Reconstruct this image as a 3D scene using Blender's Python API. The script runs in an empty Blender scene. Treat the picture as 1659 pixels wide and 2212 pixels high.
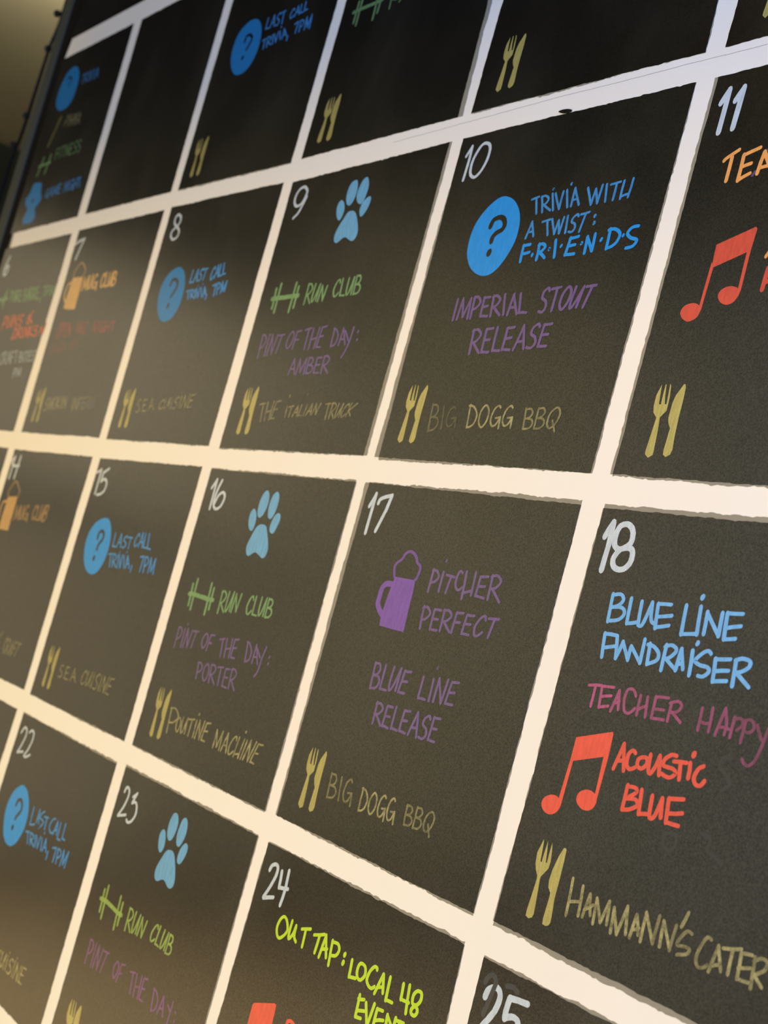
import bpy, bmesh, math, random
from mathutils import Vector, Matrix
random.seed(7)
scene = bpy.context.scene
C = scene.collection

# ------------------------------------------------------------------ camera
cam_data = bpy.data.cameras.new('camera')
cam_data.sensor_fit = 'HORIZONTAL'
cam_data.sensor_width = 36.0
cam_data.lens = 77.5044
cam_data.clip_start = 0.01
cam_data.dof.use_dof = True
cam_data.dof.focus_distance = 1.2
cam_data.dof.aperture_fstop = 15.0
cam = bpy.data.objects.new('camera', cam_data)
C.objects.link(cam)
_r = [[0.504135, -0.063472, 0.86129], [0.821512, -0.272383, -0.500925], [0.266395, 0.960093, -0.085175]]
cam.matrix_world = Matrix.Translation([2.2498, -0.7042, 1.60623]) @ Matrix(_r).to_4x4()
scene.camera = cam

# ------------------------------------------------------------------ world, exposure
world = bpy.data.worlds.new('world')
scene.world = world
world.use_nodes = True
world.node_tree.nodes['Background'].inputs[0].default_value = (0.6, 0.75, 1.0, 1)
world.node_tree.nodes['Background'].inputs[1].default_value = 0.01
vs = scene.view_settings
vs.view_transform = 'Standard'
vs.look = 'None'
vs.gamma = 1.0
vs.use_curve_mapping = False
vs.exposure = 0.0

# ------------------------------------------------------------------ lights
def area(name, loc, target, sx, sy, power, rgb, spread=180):
    d = bpy.data.lights.new(name, 'AREA')
    d.shape = 'RECTANGLE'; d.size = sx; d.size_y = sy
    d.energy = power; d.color = rgb; d.spread = math.radians(spread)
    o = bpy.data.objects.new(name, d); C.objects.link(o)
    o.location = loc
    z = (Vector(loc) - Vector(target)).normalized()         # size runs level, size_y runs up
    x = Vector((0, 0, 1)).cross(z)
    x = x.normalized() if x.length > 1e-4 else Vector((1, 0, 0))
    o.rotation_euler = Matrix((x, z.cross(x), z)).transposed().to_euler()
    return o
# warm ceiling lamps out in the room (an unseen overhang added over the board cuts them off from the upper rows), an added fill
# low down, an added cool fill to the right, and unseen light panels added along the left and front walls for the paint to mirror
area('ceiling_lamps', (0.8, -3.1, 4.2), (0.8, -3.1, 0), 3.6, 0.7, 236, (1.000, 0.63, 0.05))
area('left_glow_panel_upper', (-5.95, -2.4, 2.62), (0.0, -2.4, 2.62), 2.0, 1.2, 7.2, (1.000, 0.822, 0.511))  # unseen panel added for the bright glow mirrored in the left squares
area('left_glow_panel_lower', (-5.95, -2.3, 1.0), (0.0, -2.3, 1.0), 2.2, 1.7, 6.88, (1.000, 0.797, 0.471))  # added panel, stands in for a lit lower wall in the reflection
area('left_glow_panel_corner', (-5.95, -4.75, 2.25), (0.0, -4.75, 2.25), 2.4, 3.7, 18.4, (1.000, 0.832, 0.448))  # panel added so the middle and right squares mirror something bright
area('front_glow_panel', (-4.2, -5.95, 2.55), (-4.2, 0.0, 2.55), 3.4, 4.3, 25.56, (1.000, 0.970, 0.812))  # added light panel that lifts the reflection in the right squares
area('floor_fill', (-3.4, -2.4, 2.2), (-3.4, -2.4, 0), 2.6, 2.6, 108.3, (1.000, 0.927, 0.647), 110)  # fill added to brighten the floor mirrored at the lower left
area('low_fill', (0.6, -1.9, 0.5), (0.7, 0, 1.2), 2.2, 0.4, 18.2, (0.95, 1.000, 0.84))  # added low fill, brightens the white lines of the lower rows
area('cool_fill', (3.5, -1.35, 2.8), (0.6, 0, 2.5), 1.2, 0.3, 106, (0.193, 0.436, 1.000))  # added blue fill that tints the upper white lines
area('alcove_lamp', (-5.89, 1.2, 4.64), (-5.92, 1.2, 0.0), 2.4, 0.1, 24, (1.0, 0.88, 0.56))

# ---- the chalk calendar, measured on the board in tenths of a millimetre (x to the right, z up)
SQUARES = {
 'A-1': {"day": '', "corners": [[-3240,23868],[-221,23868],[-168,20927],[-3240,20927]], "fringe": {}, "marks": [
  ('trivia_disc', 'paint_blue', 2.4, 'blue round disc', ['c 1 1 -2435 23608 -2240 23530 -2099 23390 -2057 23211 -2086 23025 -2232 22914 -2506 22889 -2753 22957 -2894 23077 -2939 23241 -2902 23392 -2801 23532 -2643 23602'],
   []),
  ('question_mark', 'board_ink', 4, 'black question mark', [],
   ['c 1 1 -2655 23409 -2614 23451 -2489 23429 -2442 23372 -2526 23299']),
  ('lettering', 'marker_blue', 2.8, 'blue blurred chalk lettering', [],
   ['l 1 0.6 -1935 23372 -1818 23379', 'l 1 0.6 -1864 23375 -1858 23225', 'l 1 0.6 -1757 23222 -1775 23379', 'c 1 0.6 -1786 23372 -1724 23379 -1670 23344 -1704 23303 -1760 23291', 'l 1 0.6 -1741 23293 -1623 23219', 'l 1 0.6 -1618 23380 -1573 23216', 'l 1 0.6 -1574 23382 -1477 23213 -1455 23382', 'l 1 0.6 -1402 23375 -1338 23208', 'l 1 0.6 -1283 23210 -1279 23375 -1152 23206', 'l 1 0.6 -1281 23264 -1195 23267']),
  ('fork_and_knife', 'chalk_gold', 6.5, 'gold fork and knife drawing', [],
   ['l 1 0.4 -2394 22756 -2628 22326']),
  ('lettering', 'chalk_yellow', 2.8, 'pale yellow blurred chalk lettering', [],
   ['l 1 0.5 -2125 22561 -2065 22734', 'c 1 0.5 -2079 22726 -2017 22731 -1979 22685 -2033 22640 -2097 22630', 'l 1 0.5 -1918 22730 -1946 22551', 'l 1 0.5 -1885 22548 -1848 22720 -1770 22542 -1741 22713', 'l 1 0.5 -1711 22540 -1693 22714 -1596 22533 -1586 22707', 'l 1 0.5 -1536 22528 -1480 22698 -1397 22520', 'l 1 0.5 -1516 22584 -1424 22584']),
  ('dumbbell', 'chalk_green', 5, 'green dumbbell drawing', [],
   ['l 1 0.9 -2649 22126 -2742 21847', 'l 1 0.9 -2324 22132 -2375 21842', 'l 1 0.9 -2790 21998 -2244 22007']),
  ('lettering', 'chalk_green', 2.8, 'green blurred chalk lettering', [],
   ['l 1 0.65 -1990 22203 -2092 22200 -2077 22032', 'l 1 0.65 -2084 22116 -1993 22122', 'l 1 0.65 -1929 22207 -1884 22028', 'l 1 0.65 -1871 22201 -1726 22210', 'l 1 0.65 -1783 22204 -1751 22031', 'l 1 0.65 -1627 22024 -1670 22214 -1497 22022 -1542 22215', 'l 1 0.65 -1370 22199 -1474 22195 -1432 22027 -1304 22019', 'l 1 0.65 -1454 22113 -1356 22115', 'c 1 0.65 -1195 22192 -1235 22216 -1283 22186 -1273 22138 -1194 22108 -1148 22059 -1179 22020 -1256 22029', 'c 1 0.65 -1022 22184 -1063 22207 -1110 22178 -1098 22131 -1019 22102 -970 22053 -1000 22016 -1078 22025']),
  ('bottle_shape', 'paint_blue', 2.4, 'blue bottle-like drawing', ['c 1 1 -2766 21714 -2562 21706 -2368 21675 -2282 21526 -2151 21407 -2245 21313 -2330 21264 -2202 21119 -2317 21035 -2528 21032 -2732 21054 -2782 21155 -2714 21284 -2897 21379 -2955 21483 -2835 21567'],
   []),
  ('bottle_hole', 'board_ink', 7, 'black spot in the drawing', [],
   ['l 1 1 -2563 21414 -2559 21422']),
  ('lettering', 'marker_blue', 2.8, 'blue blurred chalk lettering', [],
   ['c 1 0.75 -1895 21522 -1928 21534 -1977 21506 -1997 21446 -1960 21404 -1905 21411 -1867 21457', 'l 1 0.75 -1933 21454 -1867 21457 -1853 21387', 'l 1 0.75 -1814 21402 -1773 21546 -1671 21403', 'l 1 0.75 -1800 21449 -1704 21455', 'l 1 0.75 -1635 21402 -1650 21545 -1549 21420 -1516 21549 -1460 21403', 'l 1 0.75 -1358 21554 -1452 21549 -1415 21408 -1300 21403', 'l 1 0.75 -1435 21480 -1346 21484', 'l 1 0.75 -1151 21402 -1177 21550 -1033 21403 -1069 21552', 'l 1 0.75 -1022 21562 -948 21403', 'c 1 0.75 -847 21549 -883 21564 -917 21531 -910 21460 -856 21409 -803 21418 -788 21472', 'l 1 0.75 -850 21468 -788 21472 -739 21389', 'l 1 0.75 -804 21565 -706 21405', 'l 1 0.75 -691 21568 -578 21406', 'l 1 0.75 -750 21477 -633 21487', 'l 1 0.75 -650 21551 -533 21562', 'l 1 0.75 -578 21556 -465 21405']),
 ]},
 'A0': {"day": '', "corners": [[96,23867],[3150,23885],[3206,20927],[149,20931]], "fringe": {}, "marks": [
 ]},
 'A1': {"day": '', "corners": [[3409,23885],[6495,23885],[6499,20899],[3431,20927]], "fringe": {'B': (0.8, 1)}, "marks": [
  ('trivia_disc', 'paint_blue', 2.4, 'blue round disc', ['c 1 1 4348 22990 4486 22931 4601 22812 4659 22667 4663 22534 4622 22424 4534 22336 4431 22295 4306 22288 4196 22307 4070 22374 3943 22503 3888 22619 3875 22729 3900 22846 3966 22924 4068 22972 4196 23002'],
   []),
  ('question_mark', 'board_ink', 4.6, 'black question mark', [],
   ['c 1 1 4194 22731 4209 22800 4309 22795 4391 22742 4371 22671 4314 22607', 'l 1.25 1 4272 22499 4276 22507']),
  ('lettering', 'marker_blue', 2.4, 'blue lettering reading LAST CALL TRIVIA 7PM', [],
   ['l 1 0.85 4720 22922 4725 22790 4813 22782', 'l 1 0.85 4840 22782 4881 22929 4954 22777', 'l 1 0.85 4854 22830 4931 22832', 'c 1 0.85 5052 22906 5027 22925 4987 22903 4987 22865 5039 22841 5065 22803 5036 22774 4982 22782', 'l 1 0.85 5071 22916 5176 22922', 'l 1 0.85 5135 22918 5159 22769', 'c 1 0.85 5416 22881 5393 22900 5361 22882 5340 22831 5363 22792 5397 22788 5431 22813', 'l 1 0.85 5467 22790 5497 22907 5568 22798', 'l 1 0.85 5477 22829 5545 22838', 'l 1 0.85 5574 22911 5593 22803 5671 22805', 'l 1 0.85 5673 22923 5693 22812 5771 22815', 'l 1 0.85 4739 22634 4837 22645', 'l 1 0.85 4798 22640 4827 22521', 'l 1 0.85 4909 22527 4871 22650', 'c 1 0.85 4863 22643 4914 22652 4963 22627 4941 22594 4896 22581', 'l 1 0.85 4912 22583 5018 22535', 'l 1 0.85 5001 22659 5058 22538', 'l 1 0.85 5039 22661 5135 22545 5139 22665', 'l 1 0.85 5180 22668 5245 22554', 'l 1 0.85 5293 22555 5283 22673 5400 22563', 'l 1 0.85 5290 22594 5360 22602', 'l 1.1 0.85 5174 22718 5178 22726', 'l 1 0.85 5437 22558 5431 22509', 'l 1 0.85 5538 22681 5625 22694 5619 22561', 'l 1 0.85 5712 22557 5680 22691', 'c 1 0.85 5672 22683 5726 22693 5778 22659 5751 22621 5702 22610', 'l 1 0.85 5836 22555 5825 22704 5903 22571 5941 22709 5971 22550']),
  ('fork_and_knife', 'chalk_gold', 2.4, 'gold fork and knife drawing', ['l 1 0.8 3730 21055 3686 21083 3684 21107 3700 21301 3701 21333 3654 21372 3637 21417 3635 21494 3665 21564 3667 21554 3690 21427 3713 21424 3707 21491 3706 21566 3715 21560 3734 21482 3755 21422 3773 21425 3754 21563 3771 21549 3789 21463 3794 21378 3740 21332 3749 21291 3760 21222 3775 21092 3774 21072', 'l 1 0.8 3920 21054 3885 21073 3881 21106 3886 21188 3887 21233 3892 21253 3864 21287 3843 21329 3845 21436 3862 21489 3920 21564 3936 21563 3949 21538 3955 21443 3955 21333 3959 21259 3962 21202 3976 21103 3964 21071'],
   []),
 ]},
 'A2': {"day": '', "corners": [[6718,23885],[9682,23885],[9783,20920],[6734,20911]], "fringe": {'R': (5, 8)}, "marks": [
  ('dumbbell', 'chalk_green', 3.4, 'green dumbbell drawing', [],
   ['l 1 0.8 7052 22623 7054 22391', 'l 1 0.8 7117 22647 7125 22348', 'l 1 0.8 7459 22584 7483 22337', 'l 1 0.8 7555 22576 7546 22400', 'l 1.5 0.8 6979 22516 7141 22526 7489 22529 7599 22535']),
  ('lettering', 'chalk_green', 2.4, 'green lettering reading RUN', [],
   ['l 1 0.7 7779 22514 7796 22393', 'c 1 0.7 7766 22517 7859 22509 7908 22468 7804 22488', 'l 1 0.7 8020 22474 7975 22424']),
  ('fork_and_knife', 'chalk_gold', 2.4, 'gold fork and knife drawing', ['l 1 0.85 7038 21047 6994 21075 6994 21100 7029 21293 7033 21325 6986 21365 6972 21410 6977 21487 7016 21556 7017 21546 7030 21419 7054 21416 7054 21483 7060 21557 7069 21551 7082 21473 7099 21413 7119 21415 7111 21554 7127 21539 7139 21453 7136 21368 7075 21323 7080 21282 7085 21213 7090 21083 7086 21063', 'l 1 0.85 7242 21043 7204 21063 7199 21096 7204 21180 7204 21226 7209 21246 7178 21281 7155 21324 7156 21433 7173 21487 7234 21562 7251 21561 7266 21535 7273 21438 7274 21326 7280 21251 7285 21192 7301 21092 7288 21059'],
   []),
 ]},
 'A3': {"day": '', "corners": [[10029,23885],[12972,23885],[13104,20920],[10000,20926]], "fringe": {'B': (0.3, 0.6), 'R': (0.5, 0.5)}, "marks": [
  ('fork_and_knife', 'chalk_gold', 2.4, 'gold fork and knife drawing', ['l 1 0.9 10350 21068 10309 21096 10309 21121 10334 21320 10337 21353 10294 21391 10280 21438 10282 21517 10315 21589 10316 21579 10331 21449 10353 21447 10351 21515 10354 21592 10362 21586 10376 21506 10393 21446 10411 21449 10400 21590 10415 21576 10427 21488 10427 21401 10374 21352 10380 21311 10387 21240 10394 21108 10392 21087', 'l 1 0.9 10531 21073 10498 21091 10494 21123 10502 21203 10504 21247 10508 21268 10482 21300 10464 21341 10468 21446 10486 21498 10543 21573 10557 21573 10569 21548 10573 21456 10570 21347 10572 21275 10574 21219 10585 21122 10572 21090'],
   []),
 ]},
 'A4': {"day": '', "corners": [[13369,23885],[16381,23885],[16381,20920],[13316,20921]], "fringe": {}, "marks": [
  ('fork_and_knife', 'chalk_gold', 2.4, 'gold fork and knife drawing', ['l 1 0.95 13669 21070 13636 21096 13636 21121 13661 21321 13664 21355 13630 21392 13620 21438 13624 21518 13652 21590 13652 21580 13662 21451 13679 21449 13679 21517 13684 21594 13690 21588 13699 21509 13712 21449 13726 21452 13721 21594 13732 21580 13741 21492 13739 21405 13694 21355 13698 21314 13702 21243 13706 21110 13703 21090', 'l 1 0.95 13816 21079 13789 21096 13787 21128 13794 21208 13797 21252 13801 21272 13780 21304 13766 21344 13772 21449 13787 21502 13834 21578 13846 21578 13856 21554 13857 21461 13852 21353 13853 21281 13854 21225 13861 21130 13850 21098'],
   []),
 ]},
 'B-1': {"day": '6', "corners": [[-3240,20679],[-194,20679],[-157,17739],[-3240,17739]], "fringe": {}, "marks": [
  ('date_number', 'chalk_white', 5.4, 'white date number 6', [],
   ['c 1 1 -2881 20518 -2950 20404 -2974 20292 -2912 20226 -2814 20240 -2787 20331 -2862 20377 -2933 20299']),
  ('dumbbell', 'chalk_green', 4.6, 'green dumbbell drawing', [],
   ['l 1 0.9 -2460 19943 -2472 19670', 'l 1 0.9 -2502 19905 -2564 19735', 'l 1.3 0.9 -2855 19790 -2741 19805 -2353 19811', 'l 1 0.9 -2944 19918 -2923 19690']),
  ('lettering', 'chalk_green', 3, 'green blurred chalk lettering', [],
   ['l 1 0.8 -2151 19743 -2262 19919', 'c 1 0.8 -2267 19910 -2213 19918 -2136 19873 -2145 19826 -2192 19813', 'c 1 0.8 -2130 19922 -2059 19804 -2001 19744 -1984 19785 -2025 19920', 'l 1 0.8 -2025 19920 -1915 19747', 'l 1 0.8 -1869 19741 -1974 19919', 'c 1 0.8 -1981 19910 -1920 19918 -1847 19878 -1861 19832 -1911 19819', 'l 1 0.8 -1892 19821 -1742 19739', 'l 1 0.8 -1715 19907 -1802 19905 -1717 19741 -1616 19734', 'l 1 0.8 -1762 19825 -1683 19827', 'l 1 0.8 -1510 19732 -1603 19918', 'c 1 0.8 -1602 19912 -1549 19916 -1503 19877 -1508 19839 -1552 19824', 'c 1 0.8 -1554 19828 -1474 19821 -1425 19779 -1435 19738 -1510 19732', 'l 1 0.8 -1365 19732 -1411 19920 -1243 19730', 'l 1 0.8 -1379 19793 -1301 19799', 'l 1 0.8 -1213 19732 -1332 19928', 'c 1 0.8 -1337 19918 -1285 19928 -1212 19885 -1217 19834 -1261 19818', 'l 1 0.8 -1244 19820 -1087 19731', 'l 1 0.8 -1058 19727 -1182 19915', 'c 1 0.8 -1187 19906 -1135 19916 -1060 19874 -1064 19825 -1108 19810', 'l 1 0.8 -1091 19811 -931 19725', 'l 1 0.8 -959 19919 -1035 19915 -912 19734 -810 19727', 'l 1 0.8 -976 19826 -903 19830', 'l 1 0.8 -762 19744 -708 19665', 'l 1 0.8 -747 19902 -633 19912 -625 19765', 'l 1 0.8 -513 19762 -561 19907', 'c 1 0.8 -572 19900 -501 19907 -433 19870 -469 19831 -529 19820', 'l 1 0.8 -362 19755 -366 19902 -280 19771 -214 19901 -200 19752']),
  ('lettering', 'marker_vermilion', 3.6, 'orange-red blurred chalk lettering', [],
   ['l 1 0.95 -2178 19307 -2172 19503', 'c 1 0.95 -2189 19494 -2092 19504 -2013 19457 -2077 19404 -2170 19386', 'c 1 0.95 -1953 19510 -1957 19386 -1923 19325 -1853 19371 -1785 19510', 'l 1 0.95 -1785 19510 -1776 19338', 'l 1 0.95 -1703 19331 -1696 19508 -1534 19340 -1520 19508', 'c 1 0.95 -1286 19489 -1328 19507 -1408 19483 -1419 19443 -1328 19421 -1291 19383 -1351 19349 -1447 19350', 'c 1 0.95 -779 19366 -1021 19449 -994 19481 -926 19466 -1046 19400 -972 19359 -847 19413', 'l 1 0.95 -871 19549 -986 19439', 'l 1 0.95 -1528 19141 -1505 19301', 'c 1 0.95 -1527 19298 -1441 19291 -1368 19239 -1390 19178 -1453 19148 -1531 19141', 'l 1 0.95 -1314 19145 -1308 19303', 'c 1 0.95 -1324 19295 -1240 19303 -1172 19270 -1226 19228 -1305 19214', 'l 1 0.95 -1278 19216 -1130 19148', 'l 1 0.95 -1097 19309 -1064 19152', 'l 1 0.95 -986 19151 -1004 19305 -840 19154 -865 19307', 'l 1 0.95 -815 19314 -763 19154', 'l 1 0.95 -666 19315 -775 19221 -594 19157', 'c 1 0.95 -467 19292 -509 19310 -563 19287 -555 19249 -469 19227 -420 19190 -457 19159 -544 19164', 'l 1 0.95 -272 19169 -300 19282 -160 19187 -142 19329']),
  ('lettering', 'chalk_white', 2.8, 'white blurred chalk lettering', [],
   ['c 1 0.5 -1700 18889 -1738 18922 -1778 18897 -1793 18817 -1749 18751 -1697 18741 -1654 18780', 'l 1 0.5 -1597 18748 -1671 18937', 'c 1 0.5 -1681 18928 -1613 18938 -1539 18898 -1564 18848 -1624 18831', 'l 1 0.5 -1603 18834 -1446 18752', 'l 1 0.5 -1414 18754 -1428 18939 -1267 18759', 'l 1 0.5 -1418 18815 -1321 18824', 'l 1 0.5 -1219 18933 -1313 18928 -1231 18760', 'l 1 0.5 -1272 18844 -1190 18853', 'l 1 0.5 -1189 18930 -1057 18941', 'l 1 0.5 -1109 18935 -1011 18763', 'l 1 0.5 -840 18766 -927 18915', 'c 1 0.5 -927 18910 -856 18915 -808 18885 -825 18854 -879 18841', 'c 1 0.5 -881 18844 -789 18840 -744 18808 -763 18775 -840 18766', 'l 1 0.5 -736 18919 -670 18769', 'l 1 0.5 -677 18912 -534 18923', 'l 1 0.5 -591 18917 -563 18774', 'l 1 0.5 -370 18923 -473 18917 -467 18780 -367 18778', 'l 1 0.5 -473 18850 -384 18856', 'c 1 0.5 -203 18911 -229 18928 -290 18905 -301 18868 -243 18848 -225 18813 -266 18783 -325 18787', 'l 1 0.5 -923 18540 -956 18664', 'c 1 0.5 -965 18657 -904 18667 -844 18639 -876 18604 -933 18590', 'l 1 0.5 -776 18550 -787 18671 -697 18570 -654 18677 -617 18562']),
 ]},
 'B0': {"day": '7', "corners": [[97,20695],[3165,20694],[3222,17732],[195,17737]], "fringe": {}, "marks": [
  ('date_number', 'chalk_white', 5, 'white date number 7', [],
   ['c 1 1 133 20492 285 20526 452 20540', 'c 1 1 447 20540 378 20412 315 20259']),
  ('beer_mug', 'marker_orange', 3, 'orange foaming beer mug drawing', ['l 1 1 443 19970 642 19967 854 19961 874 19846 882 19727 890 19608 900 19506 866 19493 632 19503 429 19527 411 19621 429 19784'],
   ['c 1.3 1 459 19894 342 19888 297 19814 299 19725 360 19656 455 19613', 'c 1 0.55 468 19969 433 20037 488 20099 559 20160 651 20175 762 20130 869 20052 853 19999 829 19963']),
  ('lettering', 'marker_orange', 3.5, 'orange lettering reading MUG CLUB', [],
   ['l 1 1 958 19761 945 19940 1047 19783 1082 19947 1139 19761', 'c 1 1 1134 19955 1163 19830 1203 19767 1242 19812 1247 19960', 'l 1 1 1247 19960 1308 19773', 'c 1 1 1425 19940 1387 19958 1345 19916 1344 19828 1396 19766 1450 19776 1475 19844', 'l 1 1 1408 19839 1475 19844 1512 19740', 'c 1 1 1718 19917 1685 19952 1646 19927 1632 19845 1673 19777 1716 19766 1752 19804', 'l 1 1 1753 19958 1798 19773 1893 19768', 'c 1 1 1882 19949 1903 19829 1936 19768 1970 19811 1989 19949', 'l 1 1 1989 19949 2023 19774', 'l 1 1 2067 19764 2037 19951', 'c 1 1 2035 19945 2099 19949 2133 19910 2110 19872 2057 19857', 'c 1 1 2056 19861 2139 19854 2172 19813 2144 19772 2067 19764']),
  ('lettering', 'marker_red', 2.6, 'red blurred chalk lettering', [],
   ['o 1 0.3 491 19310 551 19255 572 19156 533 19086 471 19140 458 19243', 'l 1 0.3 642 19091 576 19310', 'c 1 0.3 571 19299 619 19310 683 19256 668 19198 619 19179', 'l 1 0.3 786 19297 711 19293 785 19106 891 19107', 'l 1 0.3 747 19202 822 19208', 'l 1 0.3 934 19109 826 19302 1041 19116 920 19301', 'l 1 0.3 1255 19146 1209 19289 1322 19159 1344 19290 1397 19137', 'l 1 0.3 1410 19294 1454 19134', 'c 1 0.3 1599 19259 1573 19289 1528 19267 1496 19198 1523 19139 1562 19128 1605 19158', 'l 1 0.3 1846 19122 1856 19284 1969 19124 1982 19279', 'l 1 0.3 2043 19276 2058 19125', 'c 1 0.3 2239 19253 2206 19268 2150 19242 2122 19177 2157 19131 2216 19139 2261 19186', 'l 1 0.3 2191 19184 2261 19186 2269 19114', 'l 1 0.3 2299 19265 2312 19127', 'l 1 0.3 2431 19260 2446 19128', 'l 1 0.3 2306 19189 2440 19194', 'l 1 0.3 2466 19249 2609 19250', 'l 1 0.3 2552 19248 2563 19129']),
  ('lettering', 'marker_red', 2.6, 'red blurred chalk lettering', [],
   ['c 1 0.14 507 19004 472 19020 418 18997 419 18961 491 18941 526 18907 490 18877 418 18880', 'l 1 0.14 562 19021 611 18881', 'c 1 0.14 764 19015 727 19028 676 18998 663 18934 708 18890 764 18899 800 18948', 'l 1 0.14 730 18943 800 18948 822 18875', 'l 1 0.14 860 18893 830 19035 982 18897 959 19039', 'c 1 0.14 1124 19044 1134 18959 1171 18917 1226 18949 1268 19048', 'l 1 0.14 1268 19048 1296 18925', 'l 1 0.14 1358 18923 1340 19054', 'c 1 0.14 1326 19047 1408 19056 1482 19026 1433 18989 1355 18976']),
  ('fork_and_knife', 'chalk_gold', 2.4, 'gold fork and knife drawing', ['l 1 0.7 508 17884 463 17910 461 17933 480 18116 482 18146 433 18182 415 18225 415 18297 447 18363 449 18354 471 18234 495 18232 489 18295 490 18365 499 18360 517 18286 539 18231 558 18233 540 18363 557 18350 574 18269 579 18189 522 18145 531 18107 541 18042 556 17920 554 17901', 'l 1 0.7 707 17885 669 17903 663 17936 663 18016 661 18060 665 18080 633 18114 609 18155 604 18260 619 18312 675 18387 691 18386 706 18361 719 18268 725 18159 734 18087 742 18030 762 17933 751 17902'],
   []),
  ('lettering', 'chalk_yellow', 2.6, 'pale yellow blurred chalk lettering', [],
   ['c 1 0.5 951 18210 927 18229 879 18202 871 18160 923 18136 944 18095 906 18059 847 18063', 'l 1 0.5 989 18062 1008 18229 1069 18086 1125 18233 1144 18071', 'o 1 0.5 1230 18241 1282 18203 1286 18132 1238 18081 1184 18118 1183 18191', 'l 1 0.5 1318 18241 1343 18083', 'l 1 0.5 1427 18245 1339 18150 1462 18090', 'l 1 0.5 1477 18244 1519 18097', 'l 1 0.5 1574 18099 1541 18252 1677 18105 1643 18255', 'l 1 0.5 1892 18233 1957 18072', 'l 1 0.43 2012 18075 1966 18237 2115 18079 2081 18242', 'l 1 0.37 2225 18240 2135 18232 2168 18083', 'l 1 0.37 2151 18158 2227 18167', 'l 1 0.3 2372 18245 2280 18238 2299 18096 2400 18096', 'l 1 0.3 2288 18168 2371 18175', 'l 1 0.23 2443 18097 2420 18253', 'c 1 0.23 2408 18245 2476 18255 2533 18223 2495 18181 2437 18166', 'l 1 0.23 2457 18169 2572 18104', 'l 1 0.17 2600 18105 2589 18264 2703 18110 2704 18269', 'o 1 0.1 2814 18275 2868 18238 2863 18166 2809 18116 2756 18153 2758 18225']),
 ]},
 'B1': {"day": '8', "corners": [[3389,20708],[6462,20677],[6480,17730],[3476,17729]], "fringe": {'B': (0.4, 1)}, "marks": [
  ('date_number', 'chalk_white', 4.07, 'white date number 8', [],
   ['c 1 1 3789 20543 3697 20582 3629 20551 3647 20473 3783 20408 3867 20348 3853 20282 3745 20257 3644 20308 3644 20375 3766 20432 3816 20488 3789 20547']),
  ('trivia_disc', 'paint_blue', 2.4, 'blue round disc', ['c 1 1 4227 19872 4393 19807 4495 19699 4550 19581 4564 19436 4516 19309 4405 19219 4214 19190 4036 19248 3902 19365 3818 19517 3821 19666 3902 19780 4048 19852'],
   []),
  ('question_mark', 'board_ink', 5, 'black question mark', [],
   ['c 1 1 4096 19657 4119 19715 4224 19716 4300 19667 4298 19594 4211 19504', 'l 1.25 1 4200 19388 4204 19396']),
  ('lettering', 'marker_blue', 2.6, 'blue lettering reading LAST CALL TRIVIA 7PM', [],
   ['l 1 1 4665 19802 4670 19653 4743 19652', 'l 1 1 4766 19654 4816 19802 4862 19658', 'l 1 1 4781 19703 4849 19710', 'c 1 1 4970 19785 4951 19802 4910 19781 4903 19745 4945 19725 4960 19690 4930 19661 4885 19665', 'l 1 1 4990 19791 5089 19798', 'l 1 1 5049 19794 5033 19663', 'c 1 1 5298 19778 5279 19803 5252 19781 5229 19712 5245 19658 5276 19653 5309 19688', 'l 1 1 5339 19665 5363 19814 5432 19678', 'l 1 1 5348 19715 5409 19727', 'l 1 1 5426 19818 5455 19682 5527 19688', 'l 1 1 5507 19829 5547 19697 5620 19702', 'l 1 1 4648 19542 4735 19551', 'l 1 1 4701 19547 4753 19448', 'l 1 1 4828 19447 4769 19552', 'c 1 1 4763 19546 4807 19554 4858 19532 4844 19503 4805 19493', 'l 1 1 4819 19495 4926 19449', 'l 1 1 4892 19554 4961 19450', 'l 1 1 4922 19561 5030 19452 5013 19566', 'l 1 1 5054 19564 5131 19453', 'l 1 1 5173 19453 5146 19572 5268 19454', 'l 1 1 5164 19492 5227 19497', 'l 0.8 0.7 4944 19591 4948 19599', 'l 0.8 0.7 5071 19605 5075 19613', 'l 1 1 5272 19465 5261 19416', 'l 1 1 5365 19574 5439 19587 5470 19450', 'l 1 1 5538 19462 5484 19594', 'c 1 1 5478 19587 5525 19596 5575 19567 5556 19530 5518 19515', 'l 1 1 5631 19474 5616 19601 5681 19496 5721 19606 5732 19488']),
  ('fork_and_knife', 'chalk_gold', 2.4, 'gold fork and knife drawing', ['l 1 0.9 3781 17868 3735 17894 3734 17918 3753 18106 3755 18137 3706 18174 3689 18218 3688 18293 3721 18360 3722 18351 3744 18228 3768 18226 3763 18290 3763 18363 3772 18357 3790 18282 3812 18224 3830 18227 3813 18361 3829 18347 3847 18264 3851 18182 3795 18136 3803 18097 3813 18030 3828 17905 3826 17885', 'l 1 0.9 3977 17870 3940 17888 3934 17920 3936 17999 3935 18043 3939 18063 3908 18096 3885 18136 3882 18241 3897 18292 3954 18366 3970 18366 3985 18341 3995 18249 4000 18142 4008 18070 4014 18014 4033 17918 4022 17887'],
   []),
  ('lettering', 'chalk_yellow', 2, 'pale yellow lettering reading S.E.A. CUISINE', [],
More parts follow.
